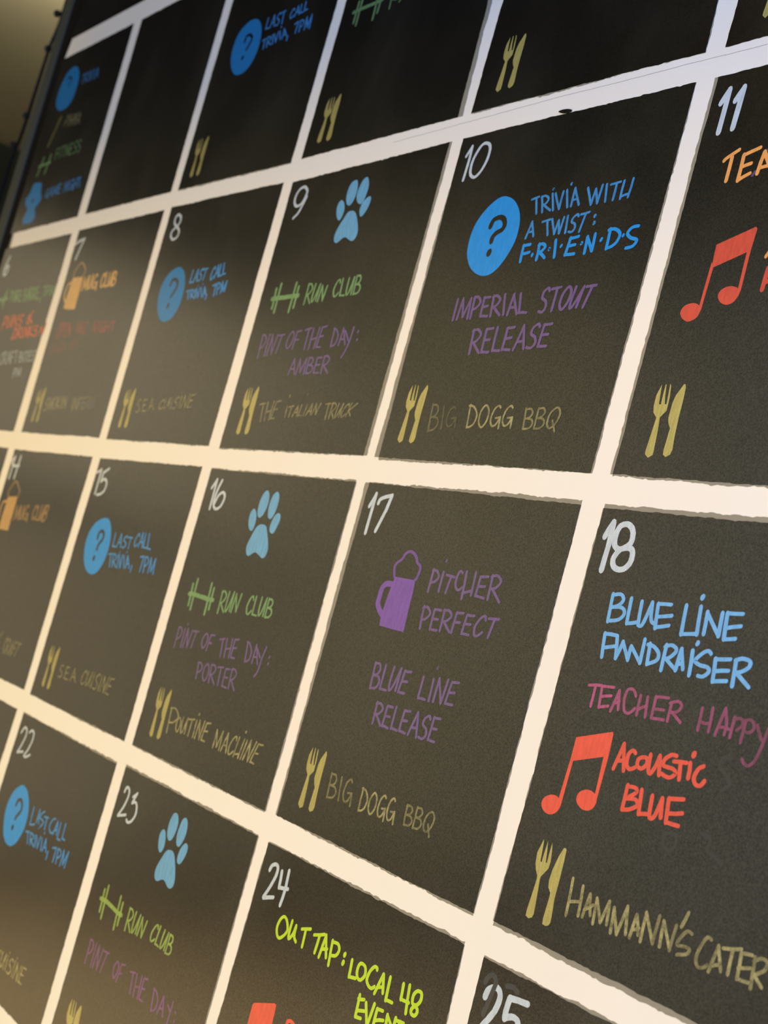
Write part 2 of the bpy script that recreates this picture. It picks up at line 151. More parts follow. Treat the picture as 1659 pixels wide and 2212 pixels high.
   ['c 1 0.6 4237 18211 4206 18228 4163 18204 4166 18165 4228 18145 4260 18108 4231 18074 4169 18076', 'l 1 0.6 4321 18084 4322 18090', 'l 1 0.6 4414 18229 4327 18224 4360 18087 4463 18091', 'l 1 0.6 4342 18157 4423 18164', 'l 1 0.6 4511 18097 4512 18103', 'l 1 0.6 4551 18099 4565 18237 4679 18108', 'l 1 0.6 4556 18145 4641 18154', 'l 1 0.6 4716 18114 4717 18119', 'c 1 0.6 4937 18208 4909 18226 4861 18207 4826 18159 4853 18122 4897 18117 4947 18141', 'c 1 0.6 4977 18239 4979 18161 5005 18123 5049 18153 5095 18249', 'l 1 0.6 5095 18249 5101 18131', 'l 1 0.6 5162 18250 5169 18125', 'c 1 0.6 5349 18249 5322 18263 5264 18238 5253 18205 5311 18190 5331 18158 5289 18130 5227 18133', 'l 1 0.6 5408 18271 5398 18137', 'l 1 0.6 5456 18139 5489 18283 5565 18144 5613 18294', 'l 1 0.6 5769 18295 5668 18284 5623 18148 5728 18148', 'l 1 0.6 5644 18217 5734 18226', 'l 0.8 0.6 5388 18307 5392 18315']),
 ]},
 'B2': {"day": '9', "corners": [[6692,20655],[9765,20687],[9783,17740],[6756,17718]], "fringe": {'R': (4, 6), 'B': (0.5, 1.5)}, "marks": [
  ('date_number', 'chalk_white', 3.84, 'white date number 9', [],
   ['c 1 1 7092 20528 7017 20566 6921 20550 6866 20484 6877 20411 6938 20362 7029 20366 7088 20421 7112 20494 7092 20528', 'c 1 1 7128 20443 7081 20345 7031 20272 6951 20226']),
  ('paw_print', 'paint_pale_blue', 2.4, 'pale blue paw print', ['c 1 1 7952 20321 8019 20287 8062 20221 8065 20159 8035 20107 7993 20109 7935 20160 7897 20237 7904 20298', 'c 1 1 8144 20512 8187 20488 8222 20411 8222 20326 8186 20263 8138 20244 8078 20274 8033 20346 8028 20421 8061 20491', 'c 1 1 8350 20518 8401 20488 8442 20411 8437 20316 8405 20247 8351 20240 8284 20277 8245 20348 8253 20420 8285 20489', 'c 1 1 8545 20296 8565 20246 8546 20176 8491 20110 8450 20101 8414 20132 8391 20188 8414 20252 8483 20293', 'c 1 1 8218 20183 8298 20167 8373 20106 8459 19990 8481 19916 8452 19865 8398 19857 8326 19881 8266 19904 8208 19903 8151 19877 8101 19860 8041 19880 8013 19944 8043 20027 8112 20118 8155 20169'],
   []),
  ('dumbbell', 'chalk_green', 3.6, 'green dumbbell drawing', [],
   ['l 1 1 7124 19489 7136 19189', 'l 1 1 7039 19443 7065 19230', 'l 1 1 7471 19481 7471 19175', 'l 1 1 7543 19433 7555 19221', 'l 1.6 1 7000 19336 7591 19344']),
  ('lettering', 'chalk_green', 2.4, 'green lettering reading RUN CLUB', [],
   ['l 1 1 7765 19242 7762 19456', 'c 1 1 7750 19446 7813 19451 7862 19403 7822 19353 7767 19337', 'l 1 1 7786 19339 7885 19249', 'c 1 1 7910 19446 7905 19321 7924 19258 7965 19302 8011 19437', 'l 1 1 8011 19437 8008 19267', 'l 1 1 8049 19258 8065 19420 8145 19263 8171 19411', 'c 1 1 8421 19431 8394 19462 8354 19439 8327 19364 8355 19302 8396 19292 8438 19327', 'l 1 1 8460 19465 8479 19298 8573 19293', 'c 1 1 8580 19465 8589 19352 8616 19295 8653 19335 8681 19468', 'l 1 1 8681 19468 8702 19300', 'l 1 1 8745 19297 8725 19479', 'c 1 1 8723 19474 8784 19479 8815 19441 8791 19404 8740 19388', 'c 1 1 8739 19392 8819 19386 8850 19345 8822 19305 8745 19297']),
  ('lettering', 'chalk_purple', 2.2, 'purple lettering reading PINT OF THE DA AMBER', [],
   ['l 1 1 7055 18693 7036 18941', 'c 1 1 7025 18929 7087 18940 7140 18881 7104 18816 7050 18793', 'l 1 1 7190 18939 7205 18706', 'l 1 1 7256 18716 7265 18935 7351 18729 7379 18933', 'l 1 1 7405 18922 7535 18930', 'l 1 1 7482 18925 7450 18740', 'l 0.9 1 7213 18935 7217 18943', 'o 1 1 7699 18957 7750 18913 7742 18831 7684 18779 7633 18824 7641 18901', 'l 1 1 7893 18962 7803 18953 7793 18770', 'l 1 1 7798 18861 7876 18869', 'l 1 1 7965 18963 8094 18981', 'l 1 1 8043 18972 8054 18763', 'l 1 1 8139 18976 8145 18763', 'l 1 1 8259 18983 8250 18769', 'l 1 1 8141 18859 8255 18876', 'l 1 1 8408 18990 8315 18980 8292 18779 8385 18778', 'l 1 1 8301 18882 8383 18891', 'l 1 1 8591 18778 8572 18961', 'c 1 1 8558 18958 8616 18947 8677 18889 8678 18822 8641 18789 8588 18778', 'l 1 1 8739 18787 8752 18954 8863 18794', 'l 1 1 8746 18844 8825 18851', 'l 1 1 8798 18932 8916 18824', 'c 1 1 8948 18959 8936 18818 8894 18710 8859 18662', 'l 1.1 1 9051 18906 9055 18914', 'l 1.1 1 9071 18828 9075 18836', 'l 1 1 7863 18505 7916 18664 7995 18507', 'l 1 1 7880 18557 7971 18564', 'l 1 1 8028 18506 8036 18663 8111 18526 8168 18667 8191 18508', 'l 1 1 8234 18512 8219 18672', 'c 1 1 8217 18667 8282 18672 8315 18639 8288 18606 8232 18592', 'c 1 1 8231 18595 8318 18591 8351 18556 8318 18520 8234 18512', 'l 1 1 8483 18673 8390 18667 8391 18518 8496 18515', 'l 1 1 8389 18594 8474 18599', 'l 1 1 8541 18513 8531 18683', 'c 1 1 8519 18674 8587 18685 8643 18649 8602 18603 8542 18588', 'l 1 1 8562 18590 8678 18514']),
  ('fork_and_knife', 'chalk_gold', 2.4, 'gold fork and knife drawing', ['l 1 1 7099 17865 7055 17892 7054 17916 7076 18110 7078 18142 7031 18180 7015 18225 7016 18302 7048 18372 7049 18362 7069 18236 7092 18234 7088 18300 7090 18375 7099 18369 7115 18292 7135 18233 7153 18236 7138 18374 7154 18359 7170 18274 7172 18189 7117 18142 7125 18101 7134 18033 7146 17904 7144 17884', 'l 1 1 7291 17870 7255 17888 7250 17921 7253 18002 7253 18048 7257 18068 7227 18101 7205 18143 7204 18250 7220 18303 7276 18380 7292 18379 7306 18354 7315 18260 7318 18149 7324 18075 7329 18018 7346 17920 7335 17888'],
   []),
  ('lettering', 'chalk_yellow', 1.9, 'pale yellow lettering reading THE ITALIAN TRUCK', [],
   ['l 1 0.5 7423 18189 7555 18210', 'l 1 0.5 7503 18200 7543 18016', 'l 1 0.5 7600 18215 7624 18024', 'l 1 0.5 7725 18225 7717 18036', 'l 1 0.5 7612 18110 7720 18131', 'l 1 0.5 7879 18233 7783 18221 7754 18048 7836 18053', 'l 1 0.5 7766 18137 7845 18148', 'l 1 0.5 8042 18175 8054 18067', 'l 1 0.5 8081 18172 8180 18183', 'l 1 0.5 8140 18178 8134 18073', 'l 1 0.5 8207 18078 8267 18187 8302 18084', 'l 1 0.5 8225 18114 8293 18121', 'l 1 0.5 8344 18191 8325 18088 8398 18089', 'l 1 0.5 8451 18196 8435 18091', 'l 1 0.5 8476 18093 8556 18204 8571 18099', 'l 1 0.5 8501 18130 8569 18137', 'l 1 0.5 8595 18100 8636 18206 8672 18104 8724 18211', 'l 1 0.5 8820 18206 8919 18214', 'l 1 0.5 8880 18210 8887 18058', 'l 1 0.5 8953 18065 8956 18217', 'c 1 0.5 8945 18209 8999 18216 9036 18185 9001 18146 8957 18132', 'l 1 0.5 8972 18134 9042 18073', 'c 1 0.5 9079 18213 9063 18122 9071 18077 9107 18111 9163 18213', 'l 1 0.5 9163 18213 9134 18086', 'c 1 0.5 9279 18189 9271 18211 9229 18195 9181 18138 9180 18092 9205 18086 9249 18114', 'l 1 0.5 9324 18216 9265 18094', 'l 1 0.5 9418 18216 9294 18145 9347 18101', 'l 1.1 0.8 8036 18276 8040 18284', 'l 1 0.5 8400 18298 8404 18306']),
 ]},
 'B3': {"day": '10', "corners": [[9987,20688],[13088,20691],[13074,17724],[10060,17733]], "fringe": {'L': (8, 0), 'R': (0.6, 1.6), 'B': (0, 2)}, "marks": [
  ('date_number', 'chalk_white', 3.5, 'white date number 10', [],
   ['l 1 1 10126 20504 10184 20580', 'c 1 1 10184 20584 10192 20457 10183 20275', 'o 1 1 10411 20586 10465 20564 10494 20510 10489 20419 10441 20329 10367 20280 10295 20303 10260 20361 10259 20448 10305 20540 10357 20585']),
  ('trivia_disc', 'paint_bright_blue', 2.4, 'bright blue round disc', ['c 1 1 10958 20040 11091 19993 11195 19910 11259 19812 11282 19699 11269 19599 11205 19482 11125 19396 11028 19347 10907 19344 10782 19383 10679 19447 10595 19548 10567 19645 10567 19740 10591 19823 10644 19902 10733 19977 10848 20034'],
   []),
  ('question_mark', 'board_ink', 5.6, 'black question mark', [],
   ['c 1 1 10843 19787 10868 19839 10948 19855 11012 19836 11051 19791 11039 19743 10961 19715 10923 19684 10919 19648', 'l 1.25 1 10929 19542 10933 19550']),
  ('lettering', 'marker_blue', 2.4, 'blue lettering reading TRIVIA WITH A TWIST', [],
   ['l 1 0.9 11358 19970 11458 19983', 'l 1 0.9 11418 19976 11480 19837', 'l 1 0.9 11559 19840 11497 19980', 'c 1 0.9 11490 19973 11542 19982 11597 19953 11579 19915 11536 19902', 'l 1 0.9 11551 19904 11666 19844', 'l 1 0.9 11634 19989 11704 19846', 'l 1 0.9 11676 19986 11780 19848 11780 19991', 'l 1 0.9 11823 19996 11889 19851', 'l 1 0.9 11933 19854 11929 20004 12036 19858', 'l 1 0.9 11931 19903 12001 19911', 'l 0.9 0.9 11632 20027 11636 20035', 'l 1 0.9 11861 20044 11865 20052', 'l 1 0.9 12101 19985 12194 19843 12209 19966 12272 19845 12281 19990', 'l 1 0.9 12334 19988 12370 19848', 'l 1 0.9 12384 19981 12507 19991', 'l 1 0.9 12458 19986 12463 19851', 'l 1 0.9 12546 19995 12548 19851', 'l 1 0.9 12546 19866 12643 19882', 'l 1 0.9 12654 19998 12641 19854', 'l 1 0.9 11419 19631 11454 19768 11523 19641', 'l 1 0.9 11433 19679 11500 19686', 'l 1 0.9 11599 19755 11705 19765', 'l 1 0.9 11663 19759 11721 19634', 'l 1 0.9 11729 19762 11807 19635 11823 19745 11873 19634 11887 19767', 'l 1 0.9 11933 19770 11956 19633', 'c 1 0.9 12078 19757 12057 19774 12013 19751 12007 19716 12052 19695 12067 19659 12039 19631 11995 19637', 'l 1 0.9 12100 19768 12210 19779', 'l 1 0.9 12165 19773 12138 19627', 'l 1.4 0.9 12289 19737 12293 19745', 'l 1.4 0.9 12300 19675 12304 19683']),
  ('lettering', 'paint_bright_blue', 3.2, 'bright blue lettering reading F.R.I.E.N.D.S', [],
   ['l 1 1 11517 19568 11422 19568 11434 19433', 'l 1 1 11436 19493 11533 19504', 'l 1 1 11656 19435 11645 19560', 'c 1 1 11635 19554 11689 19562 11733 19536 11702 19502 11655 19490', 'l 1 1 11671 19492 11763 19439', 'l 1 1 11857 19576 11894 19437', 'l 1 1 12153 19585 12050 19577 12034 19443 12151 19445', 'l 1 1 12040 19511 12136 19519', 'l 1 1 12282 19439 12269 19570 12367 19453 12358 19585', 'l 1 1 12543 19456 12533 19610', 'c 1 1 12513 19605 12593 19606 12666 19563 12654 19503 12605 19469 12540 19456', 'c 1 1 12871 19605 12799 19601 12758 19559 12806 19520 12888 19495 12859 19450 12781 19440', 'l 0.9 1 11580 19473 11584 19481', 'l 0.9 1 11795 19503 11799 19511', 'l 0.9 1 11948 19518 11952 19526', 'l 0.9 1 12211 19519 12215 19527', 'l 0.9 1 12450 19530 12454 19538', 'l 0.9 1 12709 19542 12713 19550']),
  ('lettering', 'chalk_purple', 2.9, 'purple lettering reading IMPERIAL STOUT RELEASE', [],
   ['l 1 0.95 10648 19148 10658 18967', 'l 1 0.95 10715 18969 10733 19146 10798 18991 10856 19146 10876 18971', 'l 1 0.95 10920 18971 10908 19155', 'c 1 0.95 10899 19146 10957 19155 11010 19109 10975 19060 10919 19045', 'l 1 0.95 11143 19144 11056 19141 11065 18982 11170 18978', 'l 1 0.95 11059 19063 11141 19067', 'l 1 0.95 11215 18976 11188 19151', 'c 1 0.95 11177 19142 11240 19151 11297 19113 11264 19067 11208 19053', 'l 1 0.95 11227 19055 11350 18978', 'l 1 0.95 11349 19154 11399 18980', 'l 1 0.95 11457 18978 11479 19146 11589 18980', 'l 1 0.95 11465 19034 11553 19040', 'l 1 0.95 11572 19151 11618 18989 11720 18985', 'c 1 0.95 11962 19154 11936 19178 11890 19149 11888 19099 11942 19070 11965 19021 11935 18981 11883 18987', 'l 1 0.95 11985 19166 12105 19174', 'l 1 0.95 12057 19169 12053 18986', 'o 1 0.95 12208 19173 12251 19127 12237 19045 12184 18989 12142 19034 12151 19118', 'c 1 0.95 12298 19164 12278 19051 12288 18994 12332 19035 12399 19162', 'l 1 0.95 12399 19162 12367 19002', 'l 1 0.95 12429 19160 12552 19167', 'l 1 0.95 12502 19162 12450 18997', 'l 1 0.95 11056 18657 11032 18864', 'c 1 0.95 11019 18853 11092 18865 11154 18820 11113 18766 11050 18748', 'l 1 0.95 11072 18751 11199 18662', 'l 1 0.95 11317 18869 11217 18863 11228 18668 11338 18665', 'l 1 0.95 11221 18768 11311 18774', 'l 1 0.95 11370 18872 11383 18677 11489 18674', 'l 1 0.95 11621 18868 11521 18862 11522 18681 11632 18678', 'l 1 0.95 11519 18773 11610 18780', 'l 1 0.95 11679 18677 11743 18875 11817 18682', 'l 1 0.95 11699 18743 11795 18751', 'c 1 0.95 11962 18860 11934 18882 11877 18852 11870 18803 11932 18775 11956 18727 11915 18687 11850 18693', 'l 1 0.95 12118 18879 12018 18873 12006 18699 12115 18697', 'l 1 0.95 12010 18788 12101 18794']),
  ('fork_and_knife', 'chalk_gold', 2.4, 'gold fork and knife drawing', ['l 1 1 10338 17870 10297 17899 10297 17924 10322 18122 10325 18155 10281 18195 10267 18241 10270 18320 10303 18391 10304 18381 10319 18251 10341 18249 10339 18317 10343 18393 10351 18387 10365 18307 10383 18247 10400 18249 10389 18391 10404 18376 10417 18288 10417 18201 10363 18154 10369 18112 10376 18041 10384 17909 10381 17888', 'l 1 1 10522 17871 10489 17890 10485 17923 10493 18006 10495 18052 10500 18072 10473 18107 10455 18149 10459 18258 10477 18311 10535 18387 10550 18386 10562 18361 10565 18265 10562 18153 10564 18078 10566 18020 10577 17921 10565 17888'],
   []),
  ('lettering', 'chalk_yellow', 2.1, 'pale yellow lettering reading BIG DOGG BBQ', [],
   ['l 1 0.3 10748 17984 10713 18218', 'c 1 0.3 10712 18211 10781 18212 10820 18166 10795 18123 10736 18102', 'c 1 0.3 10735 18107 10829 18102 10868 18058 10838 18006 10748 17984', 'l 1 0.23 10897 18199 10941 18010', 'c 1 0.15 11088 18179 11053 18197 11004 18165 10991 18085 11034 18031 11088 18047 11122 18106', 'l 1 0.15 11056 18098 11122 18106 11143 18025', 'l 1 0.75 11316 18028 11287 18216', 'c 1 0.75 11270 18212 11342 18203 11413 18143 11410 18073 11369 18038 11313 18028', 'o 1 0.75 11513 18217 11573 18173 11579 18091 11530 18034 11470 18078 11463 18162', 'c 1 0.75 11727 18199 11695 18215 11647 18181 11630 18103 11667 18049 11718 18060 11753 18118', 'l 1 0.75 11691 18113 11753 18118 11767 18031', 'c 1 0.75 11894 18199 11862 18215 11814 18181 11796 18106 11833 18054 11883 18064 11919 18121', 'l 1 0.75 11857 18116 11919 18121 11932 18037', 'l 1 0.52 12101 18032 12078 18192', 'c 1 0.52 12077 18187 12143 18192 12175 18158 12149 18126 12094 18112', 'c 1 0.52 12093 18115 12177 18110 12208 18075 12177 18039 12101 18032', 'l 1 0.52 12243 18037 12239 18200', 'c 1 0.52 12237 18195 12304 18199 12332 18166 12302 18132 12246 18118', 'c 1 0.52 12245 18122 12328 18116 12355 18081 12321 18044 12243 18037', 'o 1 0.52 12475 18207 12525 18165 12505 18088 12441 18044 12393 18086 12407 18163', 'l 1 0.52 12456 18104 12513 18020']),
  ('paint_chip', 'board_ink', 3, 'dark chip on the paint edge', ['c 1 1 11394 20724 11434 20734 11518 20729 11582 20711 11571 20693 11483 20695'],
   []),
 ]},
 'B4': {"day": '11', "corners": [[13327,20691],[16381,20690],[16381,17724],[13326,17727]], "fringe": {'L': (3, 3.6), 'B': (2.5, 1.4)}, "marks": [
  ('date_number', 'chalk_white', 4.97, 'white date number 11', [],
   ['l 1 1 13436 20472 13492 20562', 'l 1 1 13493 20567 13491 20247', 'l 1 1 13586 20470 13642 20556', 'l 1 1 13643 20558 13634 20259']),
  ('lettering', 'marker_amber', 3.3, 'amber lettering reading TEA', [],
   ['c 1 1 13634 20015 13662 20035 13769 20080', 'l 1 1 13711 20031 13711 19861', 'l 1 1 13982 20068 13830 20032 13833 19849 13943 19888', 'l 1 1 13839 19944 13930 19962', 'l 1 1 14010 19878 14033 20028 14137 19894', 'l 1 1 14027 19916 14108 19924']),
  ('lettering', 'marker_amber', 3, 'amber letter at the edge of the square', [],
   ['l 1 0.9 14333 19293 14312 19266']),
  ('lettering', 'chalk_purple', 2.4, 'purple lettering', [],
   ['l 1 0.7 13968 19869 13990 19891', 'l 1 0.7 14033 20037 14067 20041']),
  ('music_note', 'marker_red', 3, 'red pair of joined music notes', ['l 1 0.8 13788 19386 14142 19485 14160 19470 14150 19309 14115 19307 13817 19221 13798 19230', 'l 1 0.8 13786 19261 13817 19221 13806 18921 13794 18884 13777 18951', 'l 1 0.8 14116 19312 14150 19316 14154 19037 14144 19001 14123 19061', 'c 1 0.8 13719 18969 13768 18953 13795 18929 13799 18899 13780 18862 13735 18842 13693 18837 13635 18860 13598 18900 13606 18938 13646 18963', 'c 1 0.8 14048 19073 14102 19062 14140 19042 14149 19016 14132 18980 14101 18952 14044 18942 13985 18961 13945 19000 13947 19038 13989 19065'],
   []),
  ('lettering', 'marker_red', 3.6, 'red lettering', [],
   ['l 1 0.75 14364 19177 14358 19035', 'l 1 0.75 14373 19080 14414 19096', 'l 1 0.75 14364 19177 14454 19052']),
  ('fork_and_knife', 'chalk_gold', 2.4, 'gold fork and knife drawing', ['l 1 1 13658 17859 13617 17885 13615 17910 13633 18112 13635 18146 13591 18183 13575 18230 13575 18310 13605 18384 13606 18374 13626 18243 13648 18241 13643 18310 13644 18388 13653 18382 13669 18302 13688 18242 13705 18245 13690 18388 13705 18374 13721 18285 13724 18198 13672 18147 13680 18105 13689 18034 13701 17901 13700 17880', 'l 1 1 13838 17871 13805 17888 13800 17921 13805 18004 13806 18049 13810 18070 13782 18103 13763 18144 13764 18252 13779 18307 13834 18386 13848 18386 13861 18361 13867 18265 13868 18154 13872 18080 13876 18022 13890 17923 13879 17890'],
   []),
 ]},
 'C-1': {"day": '', "corners": [[-3240,17494],[-162,17494],[-119,14529],[-3240,14529]], "fringe": {}, "marks": [
 ]},
 'C0': {"day": '14', "corners": [[137,17486],[3192,17487],[3187,14538],[119,14529]], "fringe": {}, "marks": [
  ('date_number', 'chalk_white', 4.8, 'white date number 14', [],
   ['l 1 1 260 17380 258 17077', 'l 1 1 202 17284 319 17252 531 17261', 'l 1 1 494 17389 471 17087', 'l 1 1 169 17319 260 17380']),
  ('beer_mug', 'marker_orange', 3.2, 'orange foaming beer mug drawing', ['l 1 0.85 457 16814 639 16832 845 16844 860 16591 856 16369 675 16364 452 16364 445 16563'],
   ['c 1.3 0.85 444 16756 312 16729 288 16624 309 16525', 'c 1 0.47 471 16822 406 16883 472 16965 548 17026 630 17042 764 16980 866 16915 845 16844']),
  ('lettering', 'marker_orange', 3, 'orange lettering reading MUG CLUB', [],
   ['l 1 0.5 961 16528 941 16717 1046 16557 1081 16728 1134 16540', 'c 1 0.5 1137 16726 1160 16606 1197 16548 1236 16593 1252 16735', 'l 1 0.5 1252 16735 1297 16560', 'c 1 0.5 1424 16734 1388 16751 1342 16709 1334 16620 1380 16561 1433 16575 1463 16643', 'l 1 0.5 1397 16635 1463 16643 1489 16544', 'c 1 0.5 1747 16735 1717 16768 1673 16742 1649 16661 1683 16595 1724 16584 1764 16622', 'l 1 0.5 1792 16775 1804 16592 1896 16587', 'c 1 0.5 1926 16784 1919 16655 1938 16591 1981 16637 2041 16789', 'l 1 0.5 2041 16789 2023 16597', 'l 1 0.5 2064 16588 2093 16793', 'c 1 0.5 2090 16787 2159 16794 2181 16751 2143 16709 2083 16691', 'c 1 0.5 2083 16695 2166 16689 2184 16643 2142 16597 2064 16588']),
  ('lettering', 'chalk_yellow', 2.8, 'pale yellow blurred chalk lettering', [],
   ['l 1 0.4 1848 15086 1777 15003', 'l 1 0.4 1835 14964 1785 14904', 'c 1 0.4 2110 15002 2087 15036 2052 15011 2035 14929 2063 14860 2094 14849 2124 14888', 'l 1 0.4 2156 14852 2146 15033', 'c 1 0.4 2136 15024 2192 15033 2234 14994 2199 14947 2154 14932', 'l 1 0.4 2169 14934 2248 14856', 'l 1 0.4 2267 14854 2338 15029 2356 14858', 'l 1 0.4 2287 14913 2354 14919', 'l 1 0.4 2500 15035 2423 15032 2379 14861', 'l 1 0.4 2400 14947 2462 14955', 'l 1 0.4 2521 15030 2633 15037', 'l 1 0.4 2587 15033 2511 14868']),
 ]},
 'C1': {"day": '15', "corners": [[3468,17480],[6468,17499],[6493,14524],[3429,14528]], "fringe": {'B': (1.0, 0.7)}, "marks": [
  ('date_number', 'chalk_white', 4.07, 'white date number 15', [],
   ['l 1 1 3488 17298 3621 17340', 'l 1 1 3621 17340 3631 17043', 'l 1 1 3860 17365 3712 17305 3710 17198', 'c 1 1 3710 17198 3816 17232 3907 17186 3901 17098 3807 17045 3699 17032']),
  ('trivia_disc', 'paint_bright_blue', 2.4, 'bright blue round disc', ['c 1 1 4192 16775 4314 16765 4420 16702 4499 16609 4549 16487 4553 16361 4512 16245 4408 16137 4266 16098 4092 16120 3955 16193 3857 16299 3796 16439 3810 16570 3901 16678 4042 16746'],
   []),
  ('question_mark', 'board_ink', 5, 'black question mark', [],
   ['c 1 1 4133 16524 4136 16588 4212 16618 4287 16586 4295 16522 4222 16460 4208 16399', 'l 1.25 1 4193 16285 4197 16293']),
  ('lettering', 'marker_blue', 2.4, 'blue lettering reading LAST CALL TRIVIA 7PM', [],
   ['l 1 1 4640 16627 4655 16474 4751 16473', 'l 1 1 4780 16475 4826 16627 4904 16480', 'l 1 1 4795 16526 4880 16532', 'c 1 1 5023 16601 4996 16617 4949 16598 4945 16564 5002 16544 5027 16511 4993 16483 4934 16486', 'l 1 1 5046 16608 5169 16612', 'l 1 1 5120 16610 5128 16485', 'c 1 1 5349 16645 5328 16671 5293 16650 5262 16587 5279 16535 5316 16526 5359 16556', 'l 1 1 5397 16528 5429 16686 5512 16529', 'l 1 1 5409 16579 5484 16586', 'l 1 1 5506 16687 5540 16533 5630 16529', 'l 1 1 5608 16688 5657 16530 5748 16526', 'l 1 1 4617 16373 4716 16384', 'l 1 1 4677 16378 4739 16232', 'l 1 1 4822 16237 4751 16388', 'c 1 1 4745 16380 4795 16389 4853 16358 4838 16318 4795 16304', 'l 1 1 4811 16306 4934 16245', 'l 1 1 4892 16386 4974 16248', 'l 1 1 4927 16394 5055 16251 5029 16397', 'l 1 1 5074 16396 5168 16259', 'l 1 1 5213 16265 5179 16403 5321 16272', 'l 1 1 5202 16311 5272 16319', 'l 0.8 1 4920 16418 4924 16426', 'l 0.8 1 5126 16438 5130 16446', 'l 1 1 5378 16307 5376 16235', 'l 1 1 5539 16422 5630 16435 5634 16265', 'l 1 1 5731 16268 5686 16437', 'c 1 1 5677 16429 5734 16438 5792 16397 5766 16351 5716 16336', 'l 1 1 5861 16272 5842 16436 5930 16294 5965 16438 6001 16277']),
  ('fork_and_knife', 'chalk_gold', 2.4, 'gold fork and knife drawing', ['l 1 0.85 3762 14667 3721 14696 3719 14720 3735 14911 3737 14943 3692 14981 3676 15026 3675 15102 3704 15170 3706 15161 3727 15035 3748 15032 3743 15098 3743 15172 3752 15166 3769 15089 3789 15030 3806 15032 3789 15169 3804 15155 3820 15070 3825 14986 3774 14941 3782 14900 3791 14832 3805 14704 3804 14684', 'l 1 0.85 3943 14665 3909 14684 3906 14717 3912 14800 3914 14845 3919 14865 3892 14900 3874 14942 3877 15050 3894 15103 3950 15178 3965 15177 3977 15151 3981 15056 3979 14945 3982 14870 3985 14813 3996 14713 3984 14681'],
   []),
  ('lettering', 'chalk_yellow', 2, 'pale yellow lettering reading S.E.A. CUISINE', [],
   ['c 1 0.6 4248 14982 4218 14998 4168 14975 4165 14940 4228 14921 4258 14886 4221 14857 4155 14860', 'l 1 0.6 4318 14865 4321 14870', 'l 1 0.6 4441 15001 4348 14995 4361 14866 4472 14865', 'l 1 0.6 4353 14932 4440 14937', 'l 1 0.6 4524 14869 4527 14875', 'l 1 0.6 4567 14870 4604 15012 4706 14874', 'l 1 0.6 4579 14917 4673 14924', 'l 1 0.6 4746 14878 4748 14884', 'c 1 0.6 4993 15014 4969 15042 4921 15020 4881 14951 4902 14895 4944 14886 4994 14919', 'c 1 0.6 5037 15045 5029 14941 5049 14888 5095 14926 5149 15048', 'l 1 0.6 5149 15048 5142 14894', 'l 1 0.6 5213 15057 5207 14889', 'c 1 0.6 5392 15044 5367 15064 5309 15037 5296 14993 5351 14969 5367 14925 5324 14890 5264 14896', 'l 1 0.6 5449 15059 5429 14890', 'l 1 0.6 5486 14894 5528 15072 5592 14895 5647 15076', 'l 1 0.6 5798 15075 5701 15068 5648 14899 5749 14894', 'l 1 0.6 5673 14985 5760 14991']),
 ]},
 'C2': {"day": '16', "corners": [[6714,17484],[9782,17496],[9796,14520],[6713,14529]], "fringe": {'R': (1.4, 2), 'T': (1, 1.6), 'B': (1.2, 1.2)}, "marks": [
  ('date_number', 'chalk_white', 3.84, 'white date number 16', [],
   ['l 1 1 6856 17282 6932 17374', 'l 1 1 6932 17374 6948 17069', 'c 1 1 7057 17372 7014 17284 6995 17183 7015 17109 7088 17072 7178 17100 7222 17171 7212 17226 7150 17252 7068 17212 7025 17128']),
  ('paw_print', 'paint_pale_blue', 2.4, 'pale blue paw print', ['c 1 1 7950 17131 8010 17106 8052 17055 8067 16985 8053 16925 8018 16910 7960 16936 7915 16998 7903 17081', 'c 1 1 8127 17326 8178 17305 8216 17243 8216 17160 8184 17088 8130 17051 8075 17068 8038 17137 8038 17220 8070 17293', 'c 1 1 8343 17324 8392 17305 8424 17243 8424 17150 8392 17078 8351 17052 8296 17072 8262 17140 8255 17221 8286 17294', 'c 1 1 8503 17121 8545 17100 8559 17049 8537 16984 8507 16930 8465 16918 8409 16940 8392 16997 8420 17074 8459 17112', 'c 1 1 8231 16991 8310 16979 8368 16925 8455 16816 8484 16744 8459 16684 8404 16671 8325 16695 8251 16712 8204 16704 8144 16675 8098 16666 8046 16700 8024 16763 8058 16854 8108 16941 8161 16980'],
   []),
  ('dumbbell', 'chalk_green', 3.4, 'green dumbbell drawing', [],
   ['l 1 1 7071 16273 7094 16059', 'l 1 1 7149 16331 7167 16021', 'l 1 1 7498 16324 7518 16014', 'l 1 1 7576 16282 7587 16071', 'l 1.6 1 7035 16170 7167 16176 7533 16165 7628 16169']),
  ('lettering', 'chalk_green', 2.4, 'green lettering reading RUN CLUB', [],
   ['l 1 1 7803 16059 7788 16276', 'c 1 1 7776 16265 7841 16280 7893 16237 7855 16179 7800 16156', 'l 1 1 7819 16160 7924 16078', 'c 1 1 7941 16285 7941 16155 7962 16091 8002 16143 8044 16292', 'l 1 1 8044 16292 8047 16110', 'l 1 1 8088 16103 8100 16284 8185 16118 8208 16292', 'c 1 1 8485 16267 8460 16298 8419 16275 8389 16197 8414 16134 8454 16124 8497 16161', 'l 1 1 8526 16303 8536 16134 8629 16132', 'c 1 1 8645 16309 8648 16195 8671 16137 8711 16179 8747 16311', 'l 1 1 8747 16311 8757 16145', 'l 1 1 8800 16137 8792 16311', 'c 1 1 8791 16306 8852 16310 8881 16274 8854 16239 8801 16224', 'c 1 1 8801 16228 8880 16223 8909 16186 8877 16147 8800 16137']),
  ('lettering', 'chalk_purple', 2.2, 'purple lettering reading PINT OF THE DA PORTER', [],
